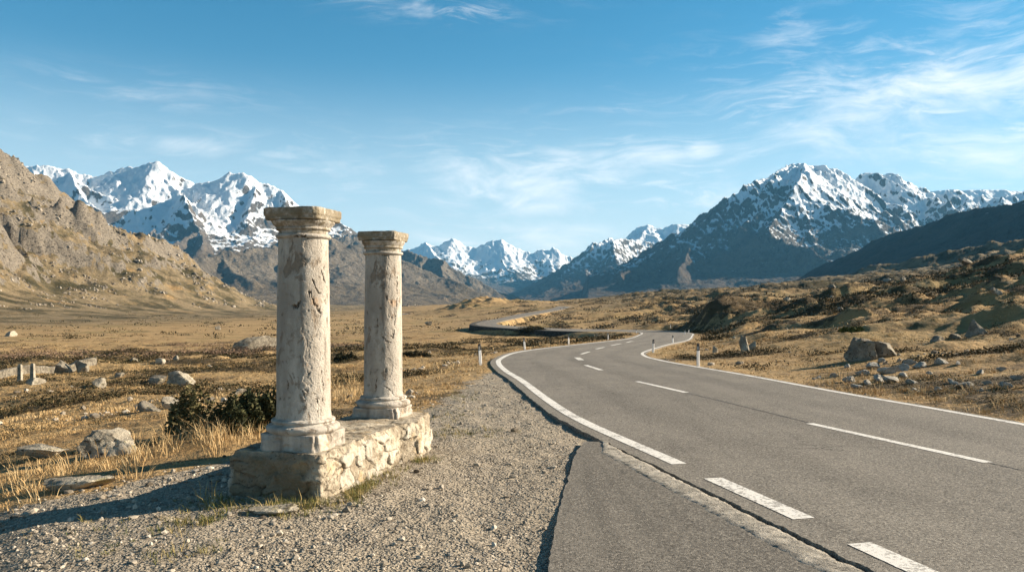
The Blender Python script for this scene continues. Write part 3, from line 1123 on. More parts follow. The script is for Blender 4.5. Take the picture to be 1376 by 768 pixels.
# brown slopes in front of it, falling to the right
range_mesh('brown_slopes', crest([(-60, 350, 2900), (120, 335, 2900), (230, 352, 3000), (300, 338, 3200), (380, 330, 3400), (440, 316, 3500), (500, 335, 3500), (545, 350, 3450), (600, 372, 3400), (650, 398, 3300)], 3300),
           (.8, 1.5, .8, .6), .62, 330, -15, 1900, 4000, uu(-160), uu(740), 560, 300, MM_B, 420, 120, seed=9, warp=40, ws=260, na=34, ns=170, low=(0, 160))
range_mesh('valley_side', crest([(430, 300, 4700), (520, 326, 4700), (560, 340, 4600), (600, 352, 4500), (640, 375, 4400), (690, 404, 4300)], 4500),
           (.8, 1.3, .8, .6), .7, 400, -15, 3700, 5400, uu(380), uu(760), 300, 220, MM_B, 400, 90, seed=12, na=40, ns=200, low=(0, 150))
# far centre range
range_mesh('far_mountains', crest([(500, 345), (556, 332), (570, 322), (585, 328), (607, 319), (622, 328), (640, 334), (655, 326), (673, 320), (700, 331), (722, 336), (742, 333), (765, 345), (800, 352), (850, 350)], 9500),
           (.7, 1.0, .8, .5), .95, 700, 0, 7200, 11000, uu(470), uu(880), 380, 260, MM_R, 330, 220, seed=21, na=60, ns=420, low=(60, 300))
# centre right peaks
range_mesh('blue_peaks', crest([(690, 404, 6400), (740, 372, 6600), (770, 346, 6700), (790, 330, 6800), (805, 324, 6800), (822, 317, 6900), (838, 323, 7000), (855, 322, 7200), (900, 330, 7200)], 7000),
           (.8, 1.0, .85, .6), .9, 600, 0, 5300, 8000, uu(670), uu(960), 300, 240, MM_R, 330, 260, seed=27, na=55, ns=300, low=(60, 260))
range_mesh('back_peaks', crest([(790, 335), (835, 318), (858, 306), (872, 299), (890, 308), (912, 297), (932, 303), (970, 320), (1000, 330)], 9000),
           (.7, 1.0, .85, .6), .95, 700, 0, 8000, 10200, uu(740), uu(1050), 260, 180, MM_R, 560, 200, seed=31, na=55, ns=330, low=(60, 260))
# the big right mountain
range_mesh('great_mountain', crest([(800, 388, 4100), (850, 364, 4300), (905, 322, 4500), (935, 300, 4600), (960, 275, 4700), (985, 262, 4750), (1005, 249, 4800), (1036, 239, 4950), (1058, 224, 5100),
                                    (1078, 210, 5200), (1090, 220, 5200), (1102, 215, 5220), (1113, 224, 5260), (1126, 219, 5300), (1143, 240, 5400), (1156, 232, 5450), (1168, 227, 5500), (1181, 232, 5500), (1194, 224, 5500), (1214, 241, 5500), (1235, 252, 5500), (1300, 258, 5400), (1420, 262, 5300)], 5000),
           (.75, 1.15, .82, .6), .98, 950, 0, 3100, 6500, uu(770), uu(1470), 680, 400, MM_R, 310, 400, seed=44, na=58, ns=400, low=(60, 420), steepk=1.35, r2=.42)
range_mesh('right_snow_peaks', crest([(1180, 262), (1230, 247), (1262, 237), (1292, 229), (1316, 228), (1345, 232), (1376, 238), (1440, 232), (1520, 240)], 7200),
           (.6, 1.0, .8, .5), .95, 800, 100, 6400, 8300, uu(1140), uu(1560), 340, 220, MM_R, 330, 330, seed=52, na=60, ns=380, low=(60, 300))
# dark hill on the right, facing away from the sun
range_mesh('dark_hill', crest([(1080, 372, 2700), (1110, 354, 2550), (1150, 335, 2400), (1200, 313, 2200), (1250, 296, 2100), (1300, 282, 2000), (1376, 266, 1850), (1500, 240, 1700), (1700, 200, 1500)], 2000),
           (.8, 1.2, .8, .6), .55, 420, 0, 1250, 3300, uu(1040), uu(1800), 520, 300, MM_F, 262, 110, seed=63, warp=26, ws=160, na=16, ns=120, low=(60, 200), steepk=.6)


# ------------------------------------------------------------------ boulders
def ico(sub=3):
    import bmesh
    bm = bmesh.new()
    bmesh.ops.create_icosphere(bm, subdivisions=sub, radius=1)
    V = np.array([v.co[:] for v in bm.verts])
    Fc = np.array([[v.index for v in f.verts] for f in bm.faces])
    bm.free()
    return V, Fc


ICO = {k: ico(k) for k in (1, 2, 3, 4, 5)}


def rock_shape(seed, sub=4, cuts=14, rough=.11, flat=0.0):
    rng = np.random.default_rng(seed)
    V, Fc = ICO[sub]
    V = V.copy()
    for c in range(cuts):                        # cleave with planes for angular faces
        n = rng.normal(size=3)
        n /= np.linalg.norm(n)
        d = rng.uniform(.30, .78)
        s = V @ n
        V -= np.where(s > d, s - d, 0)[:, None] * n * .93
    a = rng.uniform(0, 50)
    q = fbm(V[:, 0] * 1.7 + a, V[:, 1] * 1.7 + V[:, 2] * 1.3, 4, seed) + .5 * fbm(V[:, 2] * 4 + a, V[:, 0] * 4 - V[:, 1] * 3, 3, seed + 3)
    V *= (1 + rough * 2.2 * q)[:, None]
    ex = (np.abs(V).max(0))
    return V / ex, Fc


def boulder(name, label, x, y, w, d, h, rot, seed, mat, sub=4, sink=.46, tilt=(0, 0), cat='boulder', group=None, cuts=15, z=None):
    V, Fc = rock_shape(seed, sub, cuts)
    V = V * np.array([w / 2, d / 2, h * .62])
    o = mesh_np(name, V, Fc, mat, True)
    if sub >= 3:
        try:
            o.data.set_sharp_from_angle(angle=math.radians(32))
        except Exception:
            pass
    g = gz(x, y) if z is None else z
    o.location = (x, y, g + h * .62 - h * sink)
    o.rotation_euler = (tilt[0], tilt[1], rot)
    tag(o, label, cat, group)
    return o


def boulder_px(label, px, py, wpx, hpx, seed, mat=None, depthf=.8, **kw):
    """boulder whose foot is seen at photo pixel px,py"""
    x, y, z = hit(px, py)
    s = y / F
    w = wpx * s
    h = hpx * s * 1.42
    return boulder('boulder' if 'name' not in kw else kw.pop('name'), label, x, y + w * depthf * .3, w, w * depthf, h, kw.pop('rot', random.uniform(-.4, .4)), seed, mat or M_rock, **kw)


boulder_px('large pale rounded boulder standing in grass left of the columns', 148, 612, 86, 31, 3, M_rockpale, sub=5, depthf=.7, rot=.1)
boulder_px('low flat pale rock just left of the large rounded boulder', 45, 617, 84, 14, 5, M_rockpale, sub=5, depthf=.6, rot=-.1)
boulder_px('long flat slab at the edge of the gravel and the column shadow', 94, 660, 108, 15, 8, M_rockpale, sub=5, depthf=.5, rot=.1, tilt=(0, -.06))
boulder_px('angular grey boulder with a dark shaded left end, left of the dark bush', 196, 553, 42, 17, 13, M_rock, depthf=.7)
boulder_px('smaller boulder close against the right of the angular grey boulder', 229, 549, 30, 14, 14, M_rockpale, depthf=.7)
boulder_px('pale humped boulder farther up the meadow above the angular grey pair', 240, 519, 46, 19, 17, M_rockpale, depthf=.7)
boulder_px('low grey rock sunk beside the pale humped boulder', 208, 517, 30, 11, 19, M_rock, depthf=.7)
boulder_px('small triangular pale rock between the low wall and the humped boulder', 133, 522, 24, 13, 23, M_rockpale)
boulder_px('dark upright jagged rock standing at the right end of the low wall', 107, 500, 24, 20, 29, M_rock, depthf=.6, cuts=12)
boulder_px('sloping grey rock leaning left of the upright jagged rock', 80, 503, 38, 16, 31, M_rock, depthf=.7, tilt=(0, .2))
boulder_px('small rounded rock in front of the low wall, farthest left', 44, 517, 26, 9, 37, M_rockpale)
boulder_px('long tilted stone slab with a sunlit top on the flat meadow behind the columns', 340, 471, 66, 17, 41, M_rock, depthf=.35, rot=.45, tilt=(0, -.16), cuts=5)
for i, (px, py, wp, hp, lb) in enumerate(((178, 486, 14, 7, 'tiny pale stone at the left of the row on the far bank'),
                                          (212, 489, 18, 8, 'wide pale stone in the middle of the row on the far bank'),
                                          (236, 484, 12, 6, 'tiny stone at the right of the row on the far bank'),
                                          (320, 530, 20, 7, 'low stone half hidden in grass above the dark bush'),
                                          (160, 507, 16, 7, 'small stone right of the upright jagged rock'),
                                          (12, 452, 20, 8, 'pale stone at the foot of the left hillside'),
                                          (293, 443, 9, 5, 'lone small stone out on the flat valley meadow'))):
    boulder_px(lb, px, py, wp, hp, 100 + i, M_rockpale if i % 2 else M_rock, sub=3)
boulder_px('large angular boulder beside the road, the left one of a touching pair', 1162, 484, 54, 27, 51, M_rock, sub=5, depthf=.8, rot=.2)
boulder_px('lower dark boulder touching the right side of the large roadside boulder', 1190, 479, 38, 18, 52, M_rock, sub=4, depthf=.8)
boulder_px('upright split grey rock in the shaded hollow right of the delineator posts', 1001, 473, 17, 21, 57, M_rockpale, sub=4, cuts=12)
boulder_px('small round rock in the hollow left of the upright split rock', 961, 474, 10, 10, 58, M_rockpale)
boulder_px('pale rock at the right foot of the upright split rock', 1012, 470, 12, 10, 59, M_rockpale)
boulder_px('grey boulder on the right hand slope near the photo edge', 1318, 450, 34, 18, 61, M_rock, sub=4)
boulder_px('small rock left of the grey boulder on the right hand slope', 1285, 455, 16, 9, 62, M_rock)
boulder_px('low wide rock left of that small rock on the right hand slope', 1262, 458, 20, 8, 64, M_rock)
for i, (px, py, wp, hp, lb) in enumerate(((1120, 388, 12, 6, 'pale outcrop on the left of the dark rise skyline'), (1192, 380, 12, 7, 'brightest pale outcrop on the dark rise'),
                                          (1214, 378, 9, 6, 'small outcrop right of the brightest one on the dark rise'), (1058, 405, 12, 5, 'pale flat outcrop low on the middle slope'),
                                          (1300, 357, 22, 8, 'dark rocky outcrop on the far right skyline'), (1340, 400, 16, 7, 'pale outcrop on the right slope below the skyline'))):
    boulder_px(lb, px, py, wp, hp, 200 + i, M_rockpale if i % 2 else M_rock, sub=3)
for i, (px, py, wp, hp, lb) in enumerate(((535, 433, 6, 6, 'dark rock standing on the valley meadow right of the columns'), (497, 434, 9, 5, 'dark low rock between the two columns on the valley meadow'),
                                          (576, 437, 12, 5, 'wide dark rock on the meadow near the hairpin bend'))):
    boulder_px(lb, px, py, wp, hp, 230 + i, M_rock, sub=3)

M_scree = mat_rock('pale_loose_stone', (.34, .305, .25), (.64, .59, .50), (.46, .43, .36), 2.0)
# scree of pale stones by the right verge
SCREE = [(1141, 513, 16, 9), (1160, 503, 20, 8), (1176, 495, 24, 9), (1192, 502, 22, 10), (1206, 498, 26, 10), (1214, 507, 20, 8), (1222, 490, 16, 8), (1236, 493, 18, 8), (1180, 512, 24, 10),
         (1199, 514, 18, 9), (1150, 521, 12, 7), (1165, 517, 14, 8), (1265, 489, 17, 8), (1286, 490, 9, 6), (1318, 503, 14, 6), (1345, 498, 10, 5), (1280, 516, 15, 7), (1258, 525, 12, 6),
         (1230, 527, 14, 6), (1298, 520, 18, 8), (1325, 516, 12, 6), (1352, 522, 16, 8), (1225, 515, 14, 7), (1247, 503, 10, 5), (1122, 506, 12, 6), (1138, 494, 9, 6), (1316, 527, 9, 5), (1365, 510, 12, 7), (1099, 509, 8, 5), (1186, 486, 12, 6)]
ORD = 'first second third fourth fifth sixth seventh eighth ninth tenth eleventh twelfth thirteenth fourteenth fifteenth'.split()
protos = []
for i, (px, py, wp, hp) in enumerate(SCREE):
    x, y, z = hit(px, py)
    s = y / F
    if i < 6:
        V, Fc = rock_shape(300 + i, 3, 8)
        o = mesh_np('loose_stone', V * .5, Fc, M_scree, False)
        protos.append(o)
    else:
        o = protos[i % 6].copy()
        COL.objects.link(o)
    o.location = (x, y, z + hp * s * .25)
    o.scale = (wp * s * 1.3, wp * s * .9, hp * s * 1.35)
    o.rotation_euler = (random.uniform(-.2, .2), random.uniform(-.25, .1), random.uniform(0, 6.3))
    row = 'upper' if py < 500 else 'middle' if py < 513 else 'lower'
    rk_ = sorted(q[0] for q in SCREE if (q[1] < 500) == (py < 500) and (q[1] < 513) == (py < 513)).index(px)
    tag(o, 'pale loose stone by the right verge, %s row, %s from the left' % (row, ORD[rk_]), 'stone', 'loose stones by the right verge')

# low stone wall on the left with two pale marker posts
A, B = hit(-120, 516), hit(128, 489)
n = 120
wl = []
k = np.linspace(0, 1, n)
ax = A[0] + (B[0] - A[0]) * k
ay = A[1] + (B[1] - A[1]) * k
az_ = terrain(ax, ay)
hw = .48 + .10 * fbm(k * 22, k * 0, 3, 5)
sec = [(-.25, -.3), (-.22, 0), (-.2, .9), (-.15, 1.0), (.15, 1.0), (.2, .9), (.22, 0), (.25, -.3)]
nrm = np.array([-(B[1] - A[1]), B[0] - A[0]])
nrm = nrm / np.linalg.norm(nrm)
P = np.zeros((n, len(sec), 3))
for j, (o_, h_) in enumerate(sec):
    P[:, j, 0] = ax + nrm[0] * o_ + .04 * fbm(k * 60, k * 0 + j, 3, 6)
    P[:, j, 1] = ay + nrm[1] * o_ + .04 * fbm(k * 60, k * 0 + j + 5, 3, 7)
    P[:, j, 2] = az_ + hw * h_ if h_ > 0 else az_ + h_
wall = mesh_np('stone_wall', P.reshape(-1, 3), grid_faces(n, len(sec)), M_rock, False)
tag(wall, 'low grey dry stone wall crossing the meadow at the far left', 'wall')
M_post = mat_plain('white_post_plastic', (.74, .72, .68), .5, .12, 9)
M_black = mat_plain('black_post_band', (.02, .02, .022), .5, .2, 9)
for (px, lb) in ((27, 'short pale post in front of the stone wall, the left of two'), (44, 'short pale post in front of the stone wall, the right of two')):
    x, y, z = hit(px, 512)
    w_ = .09
    V = np.array([(sx_ * w_ * f, sy_ * w_ * f, zz) for zz, f in ((-.1, 1), (.72, .8), (.78, .5)) for sx_, sy_ in ((-1, -1), (1, -1), (1, 1), (-1, 1))])
    Fc = np.vstack([grid_faces(3, 4, True), [[8, 9, 10, 11]]])
    o = mesh_np('marker_post', V, Fc, M_rockpale, False)
    o.location = (x, y, z)
    tag(o, lb, 'post', 'pale posts by the stone wall')


# ------------------------------------------------------------------ delineator posts
def tri_post(z0, z1, w0, w1, slant=0.0, inset=0.0):
    """rounded-triangular post section between heights"""
    out = []
    n = 18
    for zz, ww in ((z0, w0), (z1, w1)):
        for i in range(n):
            a = 2 * math.pi * i / n
            r = ww * (1 + .22 * math.cos(3 * a)) + inset
            x = r * math.cos(a) * .9
            y = r * math.sin(a)
            out.append((x, y, zz + slant * (x / w0) * (1 if zz == z1 else 0)))
    V = np.array(out)
    F4 = grid_faces(2, n, True)
    V = np.vstack([V, [[0, 0, z1]], [[0, 0, z0]]])
    cap = [[n + i, n + (i + 1) % n, 2 * n, 2 * n] for i in range(n)]
    cap2 = [[(i + 1) % n, i, 2 * n + 1, 2 * n + 1] for i in range(n)]
    return V, F4, np.array([c[:3] for c in cap] + [c[:3] for c in cap2])


def add_tri_mesh(name, V, F4, F3, mat, parent):
    me = bpy.data.meshes.new(name)
    me.from_pydata([tuple(v) for v in V], [], [tuple(f) for f in F4] + [tuple(f) for f in F3])
    me.materials.append(mat)
    me.shade_flat()
    o = bpy.data.objects.new(name, me)
    COL.objects.link(o)
    o.parent = parent
    return o


M_refl = mat_plain('reflector_glass', (.55, .53, .48), .25, .05, 5)


def make_post():
    e = empty('delineator_post', (0, 0, 0))
    V, a, b = tri_post(-.12, .70, .060, .055)
    add_tri_mesh('post_body', V, a, b, M_post, e)
    V, a, b = tri_post(.701, .93, .057, .053)
    band = add_tri_mesh('black_band', V, a, b, M_black, e)
    V = np.array([(x, y, z) for z in (.74, .89) for x, y in ((-.02, -.064), (.02, -.064), (.02, -.045), (-.02, -.045))])
    rf = add_tri_mesh('reflector', V, grid_faces(2, 4, True), np.array([(4, 5, 6), (4, 6, 7)]), M_refl, band)
    V, a, b = tri_post(.931, 1.0, .055, .050, .02)
    add_tri_mesh('post_cap', V, a, b, M_black, e)
    return e


post0 = None
POSTS = [(645.5, 488, 459, -.06, 'white delineator post with black top, nearest one left of the road, leaning left', 'L'),
         (705, 468.7, 456.5, -.08, 'slim leaning delineator post, second along the left verge', 'L'),
         (764, 462, 450, -.02, 'third delineator post along the left verge', 'L'),
         (817, 456, 449, 0, 'fourth delineator post along the left verge, before the grassy tip', 'L'),
         (855, 447.5, 441.5, 0, 'last tiny delineator post at the left verge tip of the bend', 'L'),
         (937.8, 490.8, 459.8, 0.0, 'white delineator post with black top, nearest one right of the road', 'R'),
         (877.5, 471.5, 456, 0.02, 'delineator post with dark head at the inside of the right hand curve', 'R'),
         (904, 459.5, 449.3, 0, 'dark slim delineator post second along the inside curve', 'R'),
         (920.3, 448.5, 440.5, 0, 'pale delineator post at the outermost right of the far bend', 'R'),
         (925.5, 446.6, 442, 0, 'tiny delineator post just right of the far bend end', 'R'),
         (901, 443.5, 437.5, 0, 'farthest delineator post, standing before the shaded bank', 'R')]


def parts_copy(o, parent=None):
    c = o.copy()
    COL.objects.link(c)
    c.parent = parent
    for ch in list(o.children):
        parts_copy(ch, c)
    return c


for i, (px, py, pt, lean, lb, sd_) in enumerate(POSTS):
    if post0 is None:
        post0 = make_post()
        e = post0
    else:
        e = parts_copy(post0)
    # stand it on the verge: depth from the road profile at that pixel
    P_ = road_pt(px, py)
    x, y = P_[0], P_[1]
    z = gz(x, y)
    s = (py - pt) / F * y
    e.location = (x, y, z)
    hh = max(s, .62)
    e.scale = (max(hh, .9), max(hh, .9), hh)
    e.rotation_euler = (0.0, lean, random.uniform(-.3, .3))
    tag(e, lb, 'post', 'delineator posts along the road')

# ------------------------------------------------------------------ masonry plinth and columns
ROT = math.radians(-15)
SV = np.array([math.cos(ROT), math.sin(ROT)])
DV = np.array([-math.sin(ROT), math.cos(ROT)])
BASE_H = .37


def cell_noise(x, y, seed, jit=.8):
    """distance difference to cell border and cell id (2D, jittered)"""
    x0 = np.floor(x)
    y0 = np.floor(y)
    f1 = np.full(x.shape, 9.0)
    f2 = np.full(x.shape, 9.0)
    cid = np.zeros(x.shape)
    for dx in (-1, 0, 1):
        for dy in (-1, 0, 1):
            h1 = _h(x0 + dx, y0 + dy, seed) / 4294967296.0
            h2 = _h(x0 + dx, y0 + dy, seed + 9) / 4294967296.0
            d = np.hypot(x0 + dx + .5 + (h1 - .5) * jit - x, y0 + dy + .5 + (h2 - .5) * jit - y)
            nw = d < f1
            f2 = np.where(nw, f1, np.minimum(f2, d))
            cid = np.where(nw, h1, cid)
            f1 = np.where(nw, d, f1)
    return f2 - f1, cid


FOOT = np.array([(-2.50, 7.13), (-1.66, 6.90), (-1.22, 8.62), (-1.04, 8.86), (-.99, 9.62), (-1.84, 9.85), (-2.02, 8.9)], float)
CEN = np.array([-1.72, 8.3])
# perimeter samples
per = []
for i in range(len(FOOT)):
    a, b = FOOT[i], FOOT[(i + 1) % len(FOOT)]
    n = max(int(np.linalg.norm(b - a) / .0075), 4)
    for q in range(n):
        per.append(a + (b - a) * q / n)
per = np.array(per)
for _ in range(4):
    per = (np.roll(per, 1, 0) + per * 2 + np.roll(per, -1, 0)) / 4
tn = np.roll(per, -1, 0) - np.roll(per, 1, 0)
tn /= np.linalg.norm(tn, axis=1)[:, None]
nr = np.stack([tn[:, 1], -tn[:, 0]], -1)
slen = np.concatenate([[0], np.cumsum(np.linalg.norm(np.diff(per, axis=0), axis=1))])
zs = np.concatenate([np.linspace(-.22, .34, 76), [.352, .362, .368]])
rings = []
carve = []
grime_shade = []
pale = []
for zi, z in enumerate(zs):
    b1, cid = cell_noise(slen * 4.1 + .35 * perlin(slen * 5, slen * 0 + z * 6, 4), np.full_like(slen, z * 6.3) + .35 * perlin(slen * 5, slen * 0 + z * 5, 8), 3)
    mortar = sst(fbm(slen * 2.4, slen * 0 + z * 2.4, 4, 33) + .12 * (slen < .9) - .18 * (z < .15), -.05, .22)
    b1 = b1 + .16 * mortar
    stone = sst(b1, .01, .09)
    out = .022 * stone + (cid - .5) * .030 * stone + .018 * fbm(slen * 7, slen * 0 + z * 7, 5, 12) + .03 * fbm(slen * 1.7, slen * 0 + z * 2, 2, 13)
    out += np.where(slen < .95, .028 * fbm(slen * 5.5, slen * 0 + z * 9, 5, 44) - .06 * np.maximum(fbm(slen * 3, slen * 0 + z * 6, 4, 45) - .15, 0), 0) + .014 * fbm(slen * 16, slen * 0 + z * 16, 4, 39) - .05 * np.maximum(fbm(slen * 3.3, slen * 0 + z * 4, 4, 38) - .2, 0)
    rough_top = .025 * sst(np.full_like(slen, z), .30, .37) * (1 + 4.0 * np.maximum(fbm(slen * 4, slen * 0 + 3, 4, 15), 0))
    P_ = per + nr * (out - rough_top)[:, None]
    rings.append(np.column_stack([P_, np.full(len(P_), z) + .010 * fbm(slen * 5, slen * 0 + z * 5, 3, 19)]))
    carve.append((1 - sst(b1 + .05 * fbm(slen * 30, slen * 0 + z * 30, 3, 37), .0, .06)) * .8 * (z < .345))
    grime_shade.append(.62 * (1 - sst(slen + .08 * fbm(slen * 3, slen * 0 + z * 9, 3, 47), .70, .92)) * sst(np.full_like(slen, .46 - z), 0, .16) + .25 * (slen > slen[-1] * .62))  # front and left faces: stain plus their shade put into the colour
    pale.append(stone * sst(np.full_like(slen, .0) + cid, .55, .6) * (1 - mortar) * (slen > .9) * (z < .34))
nrings = len(rings)
top = rings[-1]
M2 = len(per)
for q in np.linspace(.96, .02, 34):
    P_ = CEN + (top[:, :2] - CEN) * q
    sl_, cid = cell_noise(P_[:, 0] * 3.1, P_[:, 1] * 3.1, 23)
    zt = BASE_H - .004 + .022 * fbm(P_[:, 0] * 4, P_[:, 1] * 4, 5, 27) + .014 * sst(sl_, .0, .12) - .012
    rings.append(np.column_stack([P_, zt]))
    carve.append((1 - sst(sl_, 0, .05)) * .7)
    grime_shade.append(np.zeros(M2))
    pale.append(np.zeros(M2))
V = np.vstack(rings)
base_mesh = mesh_np('rubble_body', V, grid_faces(len(rings), M2, True), M_mas, True, dict(carve=np.concatenate(carve), grime_shade=np.concatenate(grime_shade), pale=np.concatenate(pale)))
plinth = empty('stone_pedestal', (float(CEN[0]), float(CEN[1]), 0.0))
base_mesh.parent = plinth
base_mesh.location = (-float(CEN[0]), -float(CEN[1]), -.03)
tag(plinth, 'long crumbling rubble stone pedestal carrying both columns at the gravel edge', 'pedestal')


def rot_box(hx, hy, z0, z1, n, seed, amp, chip, flare=None):
    """eroded square block as stacked rings, closed on both ends"""
    per = []
    for (a, b) in (((-1, -1), (1, -1)), ((1, -1), (1, 1)), ((1, 1), (-1, 1)), ((-1, 1), (-1, -1))):
        for q in range(n):
            k = q / n
            per.append((a[0] + (b[0] - a[0]) * k, a[1] + (b[1] - a[1]) * k))
    per = np.array(per)
    s = np.arange(len(per)) / n
    corner = np.minimum(s % 1, 1 - s % 1)
    nz = max(int((z1 - z0) / .007), 6)
    rings = []
    zl = np.linspace(z0, z1, nz)
    rows = [(z, 1.0) for z in zl]
    rows = [(z0, .02), (z0, .5), (z0, .9), (z0 + .001, .975)] + rows[1:-1] + [(z1 - .001, .975)] + [(z1, q) for q in (.93, .85, .7, .5, .3, .02)]
    carve = []
    for z, q in rows:
        fl = flare(z) if flare else 1.0
        P_ = per * np.array([hx, hy]) * q * fl
        nz_ = fbm(s * 6, s * 0 + z * 12, 5, seed)
        ch = np.maximum(fbm(s * 2.6, s * 0 + z * 6, 4, seed + 4) - .12, 0) + .25 * np.maximum(.06 - corner, 0) / .06 * (fbm(s * 3, s * 0 + z * 3, 3, seed + 7) + .5)
        sc_ = 1 - (amp * nz_ + chip * ch) * (1 if q > .9 else 0)
        sc_ = sc_ * (1 - .085 * np.clip(1 - corner / .16, 0, 1) ** 2 * (1 if q > .9 else 0))
        P_ = P_ * sc_[:, None]
        zz = z + (.006 * fbm(P_[:, 0] * 12 + 3, P_[:, 1] * 12, 4, seed + 9) if q < .98 else 0)
        rings.append(np.column_stack([P_, np.full(len(P_), 0.) + zz]))
        carve.append(np.clip((ch - .35) * 1.2, 0, .5) * (q > .9))
    return rings, carve, len(per)


def stack(name, rings, carve, m, mat, parent, grime_shade=0.0):
    V = np.vstack(rings)
    g = np.full(len(V), 0.0) + grime_shade
    o = mesh_np(name, V, grid_faces(len(rings), m, True), mat, True, dict(carve=np.concatenate(carve), grime_shade=g), parent)
    return o


def lathe(name, prof, mat, parent, seed, amp=.004, cracks=(), grime_shade=None, nth=360, dz=.006, dent=0.0):
    zz = np.array([p[1] for p in prof])
    rr = np.array([p[0] for p in prof])
    cl_ = np.concatenate([[0], np.cumsum(np.hypot(np.diff(zz), np.diff(rr)))])
    ns = max(int(cl_[-1] / dz), 4)
    s = np.linspace(0, cl_[-1], ns)
    z = np.interp(s, cl_, zz)
    r = np.interp(s, cl_, rr)
    th = np.linspace(0, 2 * math.pi, nth, endpoint=False)
    Z, T = np.meshgrid(z, th, indexing='ij')
    R = np.repeat(r[:, None], nth, 1)
    cx, cy = np.cos(T), np.sin(T)
    Tq = T * r.mean()
    a = fbm(Tq * 3.2 + 7, Z * 2.6, 6, seed) * np.sin(T / 2) ** .5 + fbm(((T + math.pi) % (2 * math.pi)) * r.mean() * 3.0 + 27, Z * 2.3, 6, seed + 2) * np.abs(np.cos(T / 2)) ** .5
    b = fbm(T * r.mean() * 14, Z * 13, 4, seed + 5)
    pit = np.maximum(fbm(T * r.mean() * 16 + 2, Z * 12, 4, seed + 8) - .30, 0)
    R = R + amp * (a * .8 + b * .45) - pit * amp * 5
    plate = sst(fbm(T * r.mean() * 4.2 + 11, Z * 2.6, 5, seed + 14), .17, .21)      # flaked off render
    R = R - plate * .0032
    carve = np.clip(pit * 2.6, 0, .7) + .10 * plate
    for pts, wd, dp in cracks:                        # crack polyline in (angle, z)
        Tw = T + .13 * fbm(T * 9, Z * 14, 4, seed + 20)
        Zw = Z + .015 * fbm(T * 7 + 4, Z * 9, 3, seed + 21)
        best = np.full(R.shape, 9.0)
        for q in range(len(pts) - 1):
            a0, z0 = pts[q]
            a1, z1 = pts[q + 1]
            ax_, az2 = (a1 - a0) * r.mean(), z1 - z0
            dT = ((Tw - a0 + math.pi) % (2 * math.pi) - math.pi) * r.mean()
            tt = np.clip((dT * ax_ + (Zw - z0) * az2) / (ax_ ** 2 + az2 ** 2 + 1e-9), 0, 1)
            best = np.minimum(best, np.hypot(dT - tt * ax_, Zw - z0 - tt * az2))
        wv2 = wd * (.6 + .8 * (fbm(T * 12, Z * 25, 3, seed + 25) + .5))
        wv2 = wv2 * .55
        m = (1 - sst(best, wv2 * .3, wv2 * 1.5)) * sst(fbm(T * 6, Z * 16, 3, seed + 27), -.35, 0)
        R = R - m * dp * .8
        carve = np.maximum(carve, m * .95)
    V = np.stack([R * cx, R * cy, Z], -1).reshape(-1, 3)
    g = np.zeros(R.shape) + (grime_shade(Z) if grime_shade else 0)
    Fc = grid_faces(len(z), nth, True)
    o = mesh_np(name, V, Fc, mat, True, dict(carve=carve, grime_shade=g), parent)
    return o


